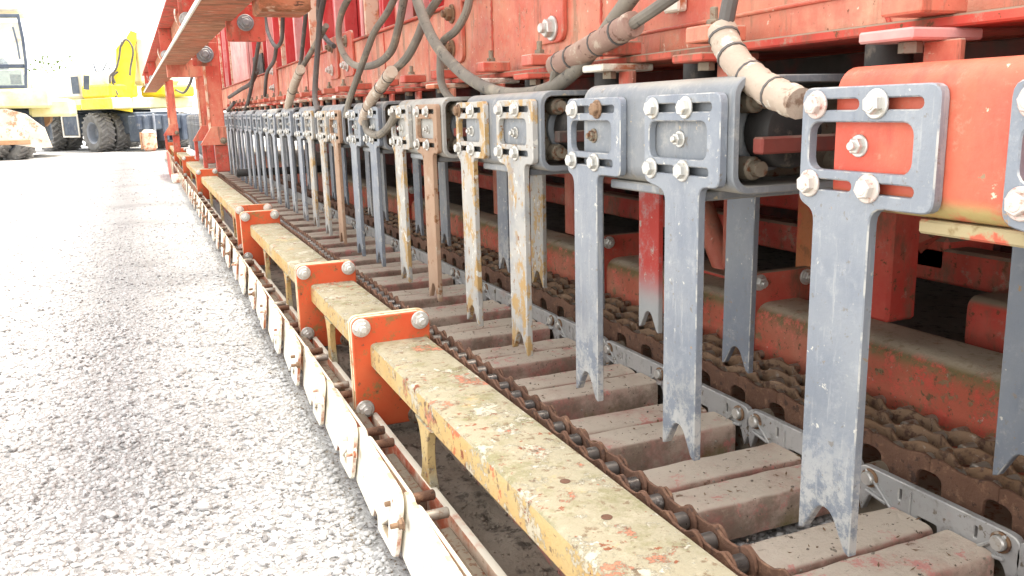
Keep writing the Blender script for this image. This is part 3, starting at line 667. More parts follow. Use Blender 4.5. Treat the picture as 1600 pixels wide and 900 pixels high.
far_beam(2.80, 5.4, 'third stretch of moss-topped red inner beam, seen between the hanging blades', True, True)
far_beam(5.4, 14, 'far stretch of the red inner beam, small behind the distant blades', True, False)

# ================================================================== BLADE CARRIERS
def tine(name, sh0, sh1):
    """slotted head plate (0..0.228 wide) with a long shaft that ends in a fish-tail notch; v is height over the ground"""
    a, b = sh0, sh1; zt = .218
    o = rpoly([(b, zt, .002), (b, .700, .022), (.228, .712, .018) if b < .19 else (.228, .712, .012), (.228, .867, .018), (0, .867, .018), (0, .712, .018), (a, .712, .022),
               (a, zt, .002), (a + .010, zt + .004, .002), (a + .034, zt + .046, .010), (a + .044, zt + .054, .008), (b - .044, zt + .054, .008), (b - .034, zt + .046, .010), (b - .010, zt + .004, .002)], 4)
    holes = [rrect(.036, .212, .757, .821, .016, 4)[::-1]]
    for z, d in ((.844, 0), (.737, .006)):
        for q in (.024, .125): holes.append(rrect(q + d, q + d + .086, z - .0072, z + .0072, .0068, 3)[::-1])
    return plate(name, o, holes, t=.016, bev=.0018)
TINE_L = tine('blade', .096, .198); TINE_R = tine('blade', .056, .158)
def carrier_mesh():
    W0, W1, Z0, Z1 = .8665, 1.258, .702, .893
    outer = rrect(W0, W1, Z0, Z1, .034, 6); inner = rrect(W0 + .013, W1 - .013, Z0 + .013, Z1 - .013, .022, 6)
    return plate('channel', outer, [inner[::-1]], t=.51, bev=.0018, axis='y')
CAR = carrier_mesh()
RUBB = MB(); RUBB.lathe([(.03, 0), (.058, .004), (.060, .012), (.060, .055), (.056, .062), (.05, .064)], 24); RUBB = RUBB.mesh('rubber_buffer')
RUBF = MB(); RUBF.lathe([(.068, 0), (.068, .012), (.060, .016), (.02, .016)], 24); RUBF = RUBF.mesh('buffer_flange')
STUD = MB(); STUD.lathe([(.020, 0), (.020, .03), (.017, .034), (.013, .034), (.013, .05), (0, .05)], 14); STUD = STUD.mesh('stud')
ords = ['', 'first', 'second', 'third', 'fourth', 'fifth', 'sixth', 'seventh', 'eighth', 'ninth', 'tenth', 'eleventh', 'twelfth', 'thirteenth', 'fourteenth', 'fifteenth', 'sixteenth']
RUSTY = {(2, 0): 'galv_rusty', (2, 1): 'galv_rusty', (3, 0): 'brown_blade', (3, 1): 'galv_rusty', (5, 0): 'brown_blade', (5, 1): 'galv_rusty', (4, 1): 'galv', (6, 0): 'galv_rusty'}
bA = [(.092, .844), (.197, .844), (.100, .737), (.204, .737)]
def hang(name, me, mat, par, at, deg):
    o = obj(name, me, mat, par, at); a = R(deg); c = Vector((0, .114, .79))
    o.rotation_euler = (a, 0, 0); o.location = o.location + c - Matrix.Rotation(a, 3, 'X') @ c; return o
for k in range(0, 26):
    y0 = .40 + .73 * k + (random.uniform(-.012, .012) if k > 2 else 0)
    if k == 0: lab = 'red painted blade carrier at the right edge with two grey fork-tipped blades'
    elif k == 1: lab = 'large clean grey blade carrier next to the red one'
    elif k == 2: lab = 'grey blade carrier with orange rust flecks on both front blades'
    elif k == 3: lab = 'grey blade carrier with one all-brown rusted front blade'
    elif k <= 16: lab = ords[k] + ' grey blade carrier counted from the red one'
    else: lab = 'tiny grey blade carrier at the far end, seen only past the red support posts'
    t = thing('blade_carrier', lab, 'blade carrier', (1.06, y0 + .255, .70), 'blade carriers hanging in a row')
    cm = 'carrier_red' if k == 0 else 'carrier'
    obj('channel', CAR, cm if k < 3 else random.choice(['carrier', 'carrier', 'galv', 'carrier_pale']), t, (0, y0 + .255, random.uniform(-.004, .004) if k > 1 else 0))
    if k < 14:
        for nm, off in (('lower_lip', 0),):
            obj('lower_lip', MB().box(.880, 1.22, y0 + (.09 if k else -.1), y0 + (.42 if k else .375), .684, .7018, .003), cm if k else 'lip', t)
    jig = random.uniform(-.006, .006)
    for side, (off, me) in enumerate(((.013, TINE_R), (.329, TINE_L))):
        mt = RUSTY.get((k, side), 'galv_tip' if k < 3 else random.choice(['galv_tip', 'galv', 'carrier']))
        yb = y0 + off + (jig if k > 1 else 0); dz = 0 if k < 2 else random.uniform(-.006, .006)
        b = hang('blade', me, mt, t, (.858, yb, dz), random.uniform(-.55, .55) if k > 1 else random.uniform(-.15, .15))
        if k < 9:
            for i, (u, z) in enumerate(bA):
                bm_ = 'zinc'
                if k == 0: bm_ = 'zinc_red' if i in (1, 2, 3) else 'zinc'
                if (k, side, i) in ((1, 1, 0), (2, 1, 1)): bm_ = 'rust_light'
                obj('bolt', B_FL[(i + k) % 3], bm_, b, (.8498, yb + u + random.uniform(-.003, .003), z + dz), TO_MX)
            obj('nut', B_NUT[(side + k) % 2], 'zinc' if (k, side) != (1, 1) else 'bolt_dark', b, (.8662, yb + .135, .790), TO_MX)
    # rear row
    for side, off in enumerate((.10, .43)):
        mt = {(1, 0): 'galv', (1, 1): 'galv', (2, 0): 'red_blade', (2, 1): 'carrier', (3, 0): 'galv_rusty'}.get((k, side), random.choice(['galv', 'carrier', 'galv_tip']) if k else 'galv')
        hang('blade', TINE_R, mt, t, (1.2665, y0 + off - .056 + random.uniform(-.008, .008), random.uniform(-.008, .008)), random.uniform(-.8, .8))
    if k < 10:
        for zz in (.0,):
            rb = obj('rubber_buffer', RUBB, 'rubber', t, (.985, y0 + .055, .800), TO_MY)
            obj('buffer_flange', RUBF, 'carrier', t, (.985, y0 + .075, .800), TO_MY)
        obj('cross_bar', MB().box(.90, 1.245, y0 - .03, y0 - .005, .768, .795, .003), 'dark_in', t)
        for (x, z) in ((.925, .852), (.925, .742), (1.12, .745)): obj('stud', STUD, 'bolt_dark', t, (x, y0 + .05, z), TO_MY)
        obj('end_plate', MB().box(.885, 1.24, y0 + .078, y0 + .09, .720, .876, .003), 'bolt_dark', t)

# ================================================================== UPPER MAIN BEAM
ub = thing('main_beam', 'long red main beam above the blade carriers, chipped and sun-faded', 'steel beam', (1.2, 0, .95))
obj('beam_web', MB().box(1.10, 1.45, -.8, 16, .962, 1.225, .006), 'red_beam', ub)
obj('top_lip', MB().box(1.088, 1.46, -.8, 16, 1.2255, 1.237, .003), 'red_dirty', ub)
obj('lower_flange', MB().box(1.035, 1.50, -.8, 16, .944, .961, .003), 'red_dirty', ub)
obj('weld_ridge', MB().tube([(1.098, -.8, 1.035), (1.098, 2.05, 1.012)], .004, 8), 'red', ub)
for yw in (1.05, 1.98, 2.72, 4.1, 6.2):
    obj('weld_seam', MB().tube([(1.0985, yw + random.uniform(-.003, .003), .965 + .0105 * q) for q in range(25)], [.0035 + .0012 * (q % 2) for q in range(25)], 6), 'red_dirty', ub)
CB = MB().box(-.045, .045, -.035, .035, 0, .030, .003).mesh('clamp_block')
CP = MB().box(-.06, .075, -.048, .048, 0, .016, .003).mesh('clamp_plate')
CS = bolt_mesh('stud', .018, 'long', 10)
CN = MB(); hexhead(CN, .016, 0, .016, 12); CN = CN.mesh('nut')
CR = MB(); CR.lathe([(.028, 0), (.034, .004), (.034, .036), (.03, .04)], 18); CR = CR.mesh('rubber_bush')
CH = MB().box(-.006, .006, -.03, .03, -.045, 0, .002).mesh('hanger')
cy = [.24, .55, .91, 1.385, 1.756, 2.164, 2.518, 2.97, 3.376, 3.775, 4.27] + [4.65 + .38 * i for i in range(18)]
for i, y in enumerate(cy):
    x = 1.015
    obj('clamp_block', CB, ['red', 'red_dirty', 'red'][i % 3], ub, (x, y, .962)); obj('clamp_plate', CP, random.choice(['rail', 'cream', 'red_dirty']) if i != 2 else 'pink', ub, (x, y + .01, .927))
    obj('stud', CS, 'bolt_dark', ub, (x - .005, y, .991)); obj('nut', CN, 'bolt_dark', ub, (x - .02, y, .911))
    obj('rubber_bush', CR, 'rubber', ub, (x + .02, y + .075, .893)); obj('hanger', CH, 'red', ub, (x + .01, y - .03, .927))
# bolted splice plates on the beam
def splice(y0, y1, z0, z1, bolts, mats, lab=None):
    o = plate('splice_plate', rrect(y0, y1, z0, z1, .035, 5), t=.014, bev=.002)
    p = obj('splice_plate', o, 'red', ub, (1.092, 0, 0))
    for i, (y, z) in enumerate(bolts): obj('bolt', B_HUGE[i % 2], mats[i % len(mats)], p, (1.084, y, z), TO_MX)
splice(2.17, 2.36, 1.028, 1.30, [(2.235, 1.067), (2.30, 1.24)], ['zinc'])
splice(2.98, 3.17, 1.02, 1.26, [(3.075, 1.195), (3.088, 1.072)], ['rust_light', 'rust_light'])
splice(4.72, 4.98, 1.05, 1.29, [(4.86, 1.24), (4.86, 1.11)], ['bolt_dark', 'zinc'])
splice(5.12, 5.40, 1.05, 1.29, [(5.25, 1.235), (5.28, 1.105)], ['bolt_dark', 'zinc_red'])
splice(7.6, 8.0, 1.0, 1.3, [(7.8, 1.22), (7.8, 1.08)], ['zinc', 'zinc'])
# pale rib on the near face
obj('gusset', MB().box(1.075, 1.099, 1.60, 1.66, 1.045, 1.22, .004), 'cream', ub)

# ================================================================== BODY BEHIND AND ABOVE
def red_post(name, x0, x1, y0, y1, z0, z1, mat, label, cat='post', group=None, parent=None):
    return tag(obj(name, MB().box(x0, x1, y0, y1, z0, z1, .005), mat), label, cat, group)
bp = thing('panel_wall', 'tall faded red ribbed panel wall rising behind the main beam', 'panel', (1.6, 3, 1.2))
yy = -5.0; i = 0  # height and run beyond the view are stretched to shade the near side
while yy < 21:
    wv = .30 + .16 * ((i * 7) % 3); xp = [1.66, 1.78, 1.70, 1.95, 1.64][i % 5]
    obj('panel', MB().box(xp, xp + .04, yy, yy + wv, 1.2385, 3.3, .004), ['panel_red', 'pink', 'red', 'dark_in', 'panel_red'][i % 5], bp)  # darkest recessed panels stand for open gaps, their shade put into the colour
    obj('rib', MB().box(1.54, 1.635, yy + wv * .35, yy + wv * .35 + .06, 1.2385, 3.3, .008), ['red', 'panel_red', 'pink'][i % 3], bp)
    obj('edge_strip', MB().box(1.50, 1.60, yy + wv - .015, yy + wv + .015, 1.2385, 3.3, .004), ['pink', 'panel_red', 'rail', 'panel_red'][i % 4], bp)
    yy += wv + .03; i += 1
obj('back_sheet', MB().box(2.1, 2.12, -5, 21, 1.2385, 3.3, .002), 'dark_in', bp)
pf = thing('window_frame', 'faded red frame post with a dark opening beside it, far along the red panels', 'frame', (1.5, 9, 1.2))
p0 = onX(368, 140, 1.48); p1 = onX(392, 140, 1.48)
obj('frame_post', MB().box(1.46, 1.50, p1.y, p0.y, 1.0, 2.3, .006), 'pink', pf)
p0 = onX(393, 60, 1.48); p1 = onX(408, 60, 1.48)
obj('dark_window', MB().box(1.47, 1.49, p1.y, p0.y, 1.24, 1.62, .004), 'rubber', pf)
dk = thing('added_light_block', 'added dark red roof and rear wall keeping light out of the machine', 'roof', (3, 6, 0))  # roof and wall added to block light and darken the inside
obj('added_roof_deck', MB().box(1.45, 4.2, -6, 21, 1.19, 1.22, .003), 'dark_in', dk)
obj('added_rear_wall', MB().box(3.6, 3.66, -6, 21, .0, 1.2, .003), 'dark_in', dk)
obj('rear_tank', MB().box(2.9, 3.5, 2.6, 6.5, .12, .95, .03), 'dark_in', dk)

# inner frame seen between the blades
def tube2(name, pts, r, mat, label, cat='frame tube', n=12):
    return tag(obj(name, MB().tube(pts, r, n), mat), label, cat)
o = tag(obj('inner_post', MB().box(1.70, 1.80, 1.57, 1.69, .286, 1.18, .008), 'red_dirty'), 'square red post standing on the inner beam right of the nearest blade', 'post')
ya, yb_ = onX(1296, 420, 1.76).y, onX(1240, 420, 1.76).y
tag(obj('inner_post', MB().box(1.76, 1.84, ya, yb_, .286, 1.18, .008), 'orange_rust'), 'rust-orange post on the inner beam just left of the nearest blade', 'post')
vb = thing('v_brace', 'red V-shaped tube brace meeting on the inner beam behind the large grey carrier', 'brace', (1.76, 2.3, .28))
ya, yb_ = onX(1152, 400, 1.76).y, onX(1127, 400, 1.76).y
obj('upright', MB().box(1.76, 1.82, ya, yb_, .298, 1.18, .006), 'red', vb)
pa, pb2 = onX(1136, 425, 1.79), onX(1084, 290, 1.79)
obj('diagonal_tube', MB().tube([pa, pb2, pb2 + (pb2 - pa) * .9], .042, 16), 'red', vb)
obj('foot_plate', MB().box(1.70, 1.85, ya - .03, yb_ + .16, .2858, .2975, .002), 'red_dirty', vb)
tag(obj('inner_post', MB().box(1.72, 1.80, 4.2, 4.32, .286, 1.18, .006), 'red'), 'red upright deep behind the carrier with the brown blade', 'post')
tag(obj('inner_post', MB().box(1.72, 1.80, 3.35, 3.45, .286, 1.18, .006), 'red'), 'bright red upright behind the rust-flecked blades', 'post')
for i, (z, x, mt) in enumerate(((.46, 2.15, 'red_dirty'), (.33, 2.05, 'red_dirty'), (.62, 2.5, 'dark_in'))):
    tag(obj('cross_rail', MB().box(x, x + .09, -.5, 7, z, z + .10, .008), mt), ['upper red rail running deep inside the machine', 'lower dusty red rail just behind the inner beam', 'dark rail high at the back inside the machine'][i], 'rail')
cx = thing('cross_tube', 'round red cross tube with bolted collar inside the machine', 'tube', (2, 3.1, .4))
obj('tube', MB().tube([(1.82, 2.9, .43), (3.4, 3.35, .43)], .05, 16), 'red_dirty', cx)
obj('collar', MB().tube([(1.84, 2.86, .43), (2.02, 2.96, .43)], .060, 16), 'red', cx)
obj('bolt', B_BIG[0], 'zinc', cx, (1.94, 2.91, .487))
ch = thing('channel_stub', 'open end of a dusty steel channel lying behind the inner beam', 'channel', (1.95, 1.45, .2))
obj('channel', plate('channel', rrect(1.86, 2.12, .22, .36, .03, 4), [rrect(1.875, 2.105, .235, .345, .018, 4)[::-1]], t=.14, axis='y'), 'red_dirty', ch, (0, 1.40, 0))
bk = thing('inner_bracket', 'grimy bracket plate with two pale bolts deep behind the red carrier', 'bracket', (2.3, 1.75, .5))
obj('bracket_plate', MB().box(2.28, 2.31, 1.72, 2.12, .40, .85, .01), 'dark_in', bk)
for (y, z) in ((1.86, .60), (1.92, .53)): obj('bolt', B_BIG[0], 'zinc', bk, (2.279, y, z), TO_MX)
tag(obj('diagonal_strut', MB().tube([(2.05, 1.75, .44), (2.1, 2.25, .95)], .055, 4), 'red_dirty'), 'square diagonal strut leaning inside the machine behind the square red post', 'strut')
tag(obj('inner_box', MB().box(2.05, 2.25, 1.70, 2.0, .36, .46, .012), 'red_dirty'), 'small closed red box beam end behind the square red post', 'box')
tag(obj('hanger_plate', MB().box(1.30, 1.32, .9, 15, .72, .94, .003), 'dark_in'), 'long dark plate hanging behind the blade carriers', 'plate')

# ================================================================== OVERHEAD BEAM, upper left
oh = thing('overhead_beam', 'scuffed brown and red overhead beam crossing the upper left corner', 'steel beam', (.4, 9, 1.41))
def xs(y): return .317 - .0135 * (y - 4.8)
n = 14; vs = []; fs = []
def sweep(prof, y0, y1, n=10):
    vs = []; fs = []; m = len(prof)
    for i in range(n + 1):
        y = y0 + (y1 - y0) * i / n
        for (p, q) in prof: vs.append((xs(y) + p, y, 1.41 + q))
    for i in range(n):
        for k in range(m): l = (k + 1) % m; fs.append((i * m + k, i * m + l, (i + 1) * m + l, (i + 1) * m + k))
    fs += [tuple(range(m - 1, -1, -1)), tuple(n * m + k for k in range(m))]
    return MB().add(vs, fs)
obj('underside_plate', sweep([(.006, 0), (.25, 0), (.25, .02), (.006, .02)], 1.5, 21), 'wood', oh)
obj('edge_strip', sweep([(-.006, -.004), (.0055, -.004), (.0055, .022), (-.006, .022)], 1.5, 21), 'cream', oh)
obj('outer_web', sweep([(.13, .021), (.15, .021), (.15, .36), (.13, .36)], 1.5, 21), 'wood', oh)
obj('upper_flange', sweep([(.0, .361), (.25, .361), (.25, .38), (.0, .38)], 1.5, 21), 'red_dirty', oh)
for (px, py) in ((278, 28), (250, 83), (232, 122), (226, 132)):
    # stand on the outer face
    lo, hi = 2., 20.
    for _ in range(30):
        mid = (lo + hi) / 2; p = onY(px, py, mid)
        if p.x < xs(mid): lo = mid
        else: hi = mid
    y = (lo + hi) / 2; p = onY(px, py, y)
    p = onY(px, py, y)
    st_ = obj('stiffener', MB().box(xs(y) + .008, xs(y) + .129, y - .01, y + .01, 1.432, 1.769, .003), 'red_dirty', oh)
    obj('bolt', bolt_mesh('bolt', .05, 'nut', 12), 'clasp', oh, (xs(y) + .055, y - .011, 1.50), TO_MY)
    lp = [(xs(y) + .055 - .075 * math.cos(a), y - .03, 1.53 - .10 * math.sin(a)) for a in [R(q) for q in range(-20, 115, 12)]]
    obj('wire_loop', MB().tube(lp, .006, 6), 'cream', oh)
# hanger plates under the overhead beam
def hanger(px, py, Y, w, h, label):
    p = onY(px, py, Y); t = thing('hanger_plate', label, 'plate', p)
    o = plate('plate', rpoly([(-w, -h, .015), (w, -h, .02), (w, h), (-w * .4, h), (-w, h * .2, .02)], 3), t=.03, bev=.003, axis='y')
    obj('plate', o, 'red_dirty', t, p)
    obj('bolt', bolt_mesh('bolt', .05 * Y / 5.6, 'nut', 8), 'carrier', t, p + Vector((0, -.016, 0)), TO_MY)
    return t
hanger(383, 36, 5.6, .115, .11, 'red hanger plate with one big washer and bolt right of the overhead beam')
hanger(320, 85, 9.0, .12, .11, 'smaller red hanger plate at the head of the red support post')
p = onY(446, 8, 4.6)
tag(obj('cross_member', MB().box(p.x - .13, p.x + .13, 4.6, 4.9, p.z - .03, p.z + .2, .012), 'wood'), 'rusty cross member end at the top edge above the cables', 'beam')

# ================================================================== RED SUPPORT POSTS far along
def support(px0, px1, Y, ztop, label, gusset=True, slim=False):
    a = onY(px0, 180, Y); b = onY(px1, 180, Y); x0, x1 = a.x, b.x
    t = thing('support_post', label, 'post', ((x0 + x1) / 2, Y, .34), 'red support posts along the side beam')
    obj('upright', MB().box(x0, x1, Y, Y + .12, .60, ztop, .006), 'red', t)
    obj('edge', MB().box(x0 - .012, x0 + .012, Y - .012, Y - .001, .66, ztop - .05, .003), 'rail', t)
    g = plate('gusset', rpoly([(x0 - .11, .57, .01), (x1 + .005, .57, .01), (x1 + .005, .75), (x0 + .01, .75, .02)], 2), t=.05, axis='y')
    obj('gusset', g, 'red', t, (0, Y - .03, 0)); obj('lower_block', MB().box(x0 + .03, x1 + .01, Y - .02, Y + .1, .30, .568, .006), 'red_dirty', t)
    obj('side_leg', MB().box(x0 - .09, x0 - .05, Y, Y + .06, .34, .569, .004), 'red_dirty', t)
    obj('bolt', B_HUGE[0], 'bolt_dark', t, (x1 - .03, Y - .056, .61), TO_MY)
support(326, 350, 9.15, 1.62, 'nearest tall red support post standing on the side beam')
support(312, 328, 10.9, 1.5, 'second red support post half hidden behind the nearest one')
support(263, 276, 15.0, 1.45, 'small tapered red support post at the far end of the machine')
tag(obj('tie_beam', MB().box(.30, .66, 10.2, 10.3, 1.28, 1.47, .006), 'red'), 'short red tie beam joining the support posts under the overhead beam', 'beam')
tag(obj('black_bar', MB().cyl((.75, 8.3, .33), (1.6, 8.3, .33), .035, 12, c=.003), 'rubber'), 'black round bar lying across the slats beside the far post', 'bar')

# ================================================================== HOSES AND CABLES
def hose(label, px, X, r, mat='hose', n=10, name='hose', dx=None):
    pts = []
    for i, (a, b) in enumerate(px):
        x = X if not isinstance(X, (list, tuple)) else X[0] + (X[1] - X[0]) * i / (len(px) - 1)
        pts.append(onX(a, b, x))
    return tag(obj(name, MB().tube(crom(pts, 8), r, n), mat), label, 'hose', 'hoses hanging along the main beam')
def sleeve(label, px, X, r, mat, ties):
    pts = crom([onX(a, b, X if not isinstance(X, (list, tuple)) else X[0] + (X[1] - X[0]) * i / (len(px) - 1)) for i, (a, b) in enumerate(px)], 8)
    t = thing('hose_sleeve', label, 'sleeve', pts[0])
    rr = [r * random.uniform(.95, 1.06) for _ in pts]
    s_ = MB().tube(pts, rr, 14); obj('wrap', s_, mat, t, (0, 0, 0))
    for f in ties:
        i = int(f * (len(pts) - 2)); d = (pts[i + 1] - pts[i]).normalized()
        obj('tie', MB().tube([pts[i] - d * .0022, pts[i] + d * .0022], r * 1.09, 14), 'hose_dark', t)
    return t
hose('thick dusty hose sweeping in a wide loop in front of the main beam', [(645, -30), (655, 10), (677, 62), (707, 100), (742, 128), (782, 145), (826, 147), (862, 137), (892, 116), (925, 80), (955, 38), (992, -12)], [.92, .99], .0185, n=14)
sleeve('brown taped sleeve round hoses above the large grey carrier', [(868, 103), (905, 84), (945, 62), (990, 37)], .965, .027, 'sleeve', [.1, .3, .62, .9])
hose('thin hose leaving the upper end of the brown sleeve', [(985, 40), (1015, 20), (1050, -4), (1080, -25)], .965, .0125)
hose('short hose dropping from the brown sleeve into the large grey carrier', [(870, 105), (866, 125), (870, 148), (880, 160), (896, 165)], [.955, .98], .0125)
hose('dark hose entering the pale taped sleeve from above', [(1148, -30), (1140, 5), (1133, 42)], .93, .0135, 'hose_dark')
sleeve('pale taped sleeve curving down to the red carrier', [(1128, 45), (1136, 72), (1155, 102), (1183, 128), (1216, 148), (1250, 162)], [.93, .90], .0245, 'sleeve_pale', [.12, .33, .55, .8])
hose('hose stub leaving the pale sleeve behind the red carrier', [(1235, 156), (1258, 166), (1285, 176)], [.905, .93], .014)
hose('hose looping down from the top edge behind the thick hose', [(735, -10), (728, 20), (712, 48), (692, 66), (688, 100), (690, 130), (702, 152), (722, 166)], [1.02, .93], .0135, 'hose')
hose('hose hanging in a deep U left of the thick hose', [(548, -10), (534, 20), (529, 50), (534, 78), (548, 98), (568, 104), (592, 98), (612, 78), (622, 45), (630, 5), (634, -20)], .98, .0165, 'hose')
hose('hose running diagonally down to a tied bundle', [(622, -15), (606, 18), (586, 48), (575, 75), (566, 100), (555, 130), (545, 160), (540, 185)], [1.0, .86], .0145, 'hose')
sleeve('bundle of hoses bound with ties drooping over a carrier', [(612, 112), (598, 132), (583, 152), (572, 175), (568, 190)], .85, .0225, 'sleeve_pale', [.1, .35, .7])
hose('hose rising from the bound bundle to the top edge', [(608, 116), (634, 92), (652, 60), (664, 30), (690, -10)], [.87, 1.0], .0155, 'hose')
hose('hose end curving under the carrier below the bound bundle', [(570, 185), (574, 204), (590, 211), (606, 200), (618, 180)], .85, .0155, 'hose')
hose('long straight dark hose hanging left of the deep U', [(508, -10), (500, 30), (497, 70), (494, 110), (492, 150), (497, 175)], [1.0, .88], .0155, 'hose_dark')
hose('hose crossing behind the straight dark hose', [(498, -10), (498, 30), (504, 52), (514, 66), (522, 72)], 1.03, .0145, 'hose_dark')
hose('hose slanting down into a pale sleeve', [(510, 40), (494, 68), (478, 95), (468, 112)], [1.0, .92], .016, 'hose')
sleeve('pale sleeve reaching down to the row of small carriers', [(470, 108), (460, 132), (453, 155), (450, 168)], .89, .026, 'sleeve_pale', [.05, .5])
hose('thin dark cable hanging straight beside the red panels', [(478, 20), (474, 60), (470, 95), (462, 120)], 1.04, .014, 'hose_dark')
hose('pair cable hanging in a V below the cross member', [(413, 15), (418, 48), (430, 72), (440, 62), (442, 20)], 1.0, .015, 'hose_dark')
hose('cable going down from the V-shaped pair', [(432, 72), (428, 95), (417, 115), (414, 150)], 1.0, .015, 'hose_dark')
hose('long cable swinging down to a coil among the far carriers', [(412, 20), (402, 80), (394, 130), (384, 170), (372, 186), (360, 186), (356, 174), (366, 160)], [1.0, .9], .018, 'hose_dark')
hose('cable running level into the far coil', [(402, 110), (392, 130), (376, 140), (358, 152)], [1.0, .95], .02, 'hose_dark')
hose('thin cable low behind the far posts', [(300, 120), (296, 132), (286, 145), (272, 138), (268, 132)], [1.0, .9], .03, 'hose_dark')

# ================================================================== BACKGROUND MACHINES
def wheel_meshes():
    t = MB(); t.lathe([(.27, -.16), (.36, -.20), (.44, -.205), (.485, -.18), (.495, 0), (.485, .18), (.44, .205), (.36, .20), (.27, .16)], 36, caps=False)
    for i in range(20):
        a = 2 * math.pi * i / 20
        for s_ in (-1, 1):
            mt = Matrix.Rotation(a + (.075 if s_ > 0 else 0) * 2, 4, 'Z') @ T_((.495, 0, s_ * .10)) @ Matrix.Rotation(s_ * .6, 4, 'X')
            t.box(-.025, .03, -.028, .028, -.115, .115, .008, mt)
    r = MB(); r.lathe([(.0, -.02), (.10, -.02), (.11, .0), (.16, .0), (.18, -.06), (.23, -.05), (.255, .15), (.29, .175), (.275, .10), (.26, -.15), (.0, -.15)], 28)
    for i in range(8): a = 2 * math.pi * i / 8; r.lathe([(.016, 0), (.016, .03), (0, .03)], 6, T_((.135 * math.cos(a), .135 * math.sin(a), .0)))
    return t.mesh('tyre'), r.mesh('rim')
TY, RM = wheel_meshes()
def wheel(par, at, axis):
    q = Vector(axis).to_track_quat('Z', 'Y').to_euler()
    t = obj('tyre', TY, 'tyre', par, at, q)
    obj('rim', RM, 'rimgrey', par, at, q)
AX = Vector((-.86, -.51, 0)).normalized(); FW = Vector((-.51, .86, 0)).normalized()   # axle and chassis directions
ex = thing('excavator', 'yellow wheeled excavator with dual wheels parked at the back of the yard', 'excavator', (-.9, 26, 0))
c0 = onZ(158, 237, 0) + Vector((0, 0, .5))
for back in (0, 2.6):
    for d in (0, .48):
        wheel(ex, c0 + FW * back - AX * d, AX)
        wheel(ex, c0 + FW * back - AX * (1.95 + d * .9), AX)
def ebox(name, par, o, f0, f1, a0, a1, z0, z1, mat, c=.03):
    """box in the excavator's own axes: f along the chassis, a away from the near wheels"""
    B = Matrix(((FW.x, -AX.x, 0, o.x), (FW.y, -AX.y, 0, o.y), (0, 0, 1, 0), (0, 0, 0, 1)))
    return obj(name, MB().box(f0, f1, a0, a1, z0, z1, c, B), mat, par)
og = Vector((c0.x, c0.y, 0))
ebox('chassis', ex, og, -1.1, 3.6, .45, 1.75, .45, 1.02, 'chassis')
ebox('tool_box', ex, og, .9, 1.75, -.05, .44, .42, .98, 'chassis')
for (f0, f1, z0, z1) in ((.86, 1.79, .95, 1.01), (.86, 1.79, .38, .43), (.86, .93, .431, .949), (1.72, 1.79, .431, .949)): ebox('tool_box_rim', ex, og, f0, f1, -.075, -.052, z0, z1, 'white', .004)
ebox('axle', ex, og, -.12, .12, .2, 2.0, .38, .62, 'chassis'); ebox('axle', ex, og, 2.48, 2.72, .2, 2.0, .38, .62, 'chassis')
ebox('blade', ex, og, -1.75, -1.66, .1, 2.2, .55, .95, 'chassis')
for q in (.25, .8, 1.35, 1.85): ebox('blade_arm', ex, og, -1.80, -1.05, q, q + .16, .25, .93, 'chassis')
for q in (.52, 1.08, 1.62): ebox('guard_bar', ex, og, -1.84, -1.77, q, q + .05, .35, .98, 'rimgrey')
ebox('ram', ex, og, -1.55, -1.2, .62, .70, .5, .95, 'rimgrey'); ebox('ram', ex, og, -1.55, -1.2, 1.25, 1.33, .5, .95, 'rimgrey')
ebox('slew_ring', ex, og, .4, 2.2, .35, 1.85, 1.02, 1.10, 'chassis')
ebox('upper_frame', ex, og, -1.0, 3.2, -.10, 2.3, 1.11, 1.40, 'washed_yellow'); ebox('engine_hood', ex, og, .6, 3.3, -.05, 1.2, 1.41, 2.15, 'white', .08)
ebox('counterweight', ex, og, 3.21, 3.7, -.1, 2.3, 1.2, 2.0, 'washed_yellow', .12); ebox('side_cover', ex, og, -.9, .55, -.05, .75, 1.41, 1.75, 'yellow', .05)
ebox('skirt', ex, og, -1.02, .5, -.115, -.101, 1.12, 1.39, 'yellow', .004); ebox('skirt', ex, og, .56, 1.5, -.115, -.101, 1.12, 1.25, 'yellow', .004); ebox('tail_lamp', ex, og, 2.6, 3.0, -.12, -.101, 1.12, 1.2, 'red', .004)
ebox('hood_louvre', ex, og, .62, 1.0, -.062, -.051, 1.55, 2.0, 'chassis', .005)
ebox('front_cover', ex, og, -1.3, -.2, 1.2, 2.2, 1.41, 1.72, 'yellow', .06)
pb = [onY(172, 160, 25.4), onY(186, 150, 25.4), onY(190, 120, 25.3), onY(195, 85, 25.2), onY(203, 52, 25.1)]
bmb = MB()
def boom(pl, ws, t):
    b = MB(); L = []; Rr = []
    for i, p in enumerate(pl):
        d = (pl[min(i + 1, len(pl) - 1)] - pl[max(i - 1, 0)]).normalized(); s_ = Vector((d.z, 0, -d.x)).normalized()
        L.append(p + s_ * ws[i]); Rr.append(p - s_ * ws[i])
    poly = [(q.x, q.z) for q in L + Rr[::-1]]; return b.prism(poly, 'y', pl[0].y - t, pl[0].y + t)
bo = obj('boom', boom([onY(184, 152, 25.3), onY(193, 130, 25.3), onY(197, 105, 25.3), onY(197, 80, 25.3), onY(201, 68, 25.3)], [.30, .27, .24, .24, .12], .16), 'yellow', ex)
obj('stick', boom([onY(200, 78, 25.3), onY(206, 60, 25.3), onY(209, 50, 25.3)], [.12, .12, .08], .10), 'yellow', ex)
obj('boom_foot', boom([onY(185, 172, 25.3), onY(188, 140, 25.3)], [.35, .30], .22), 'yellow', ex)
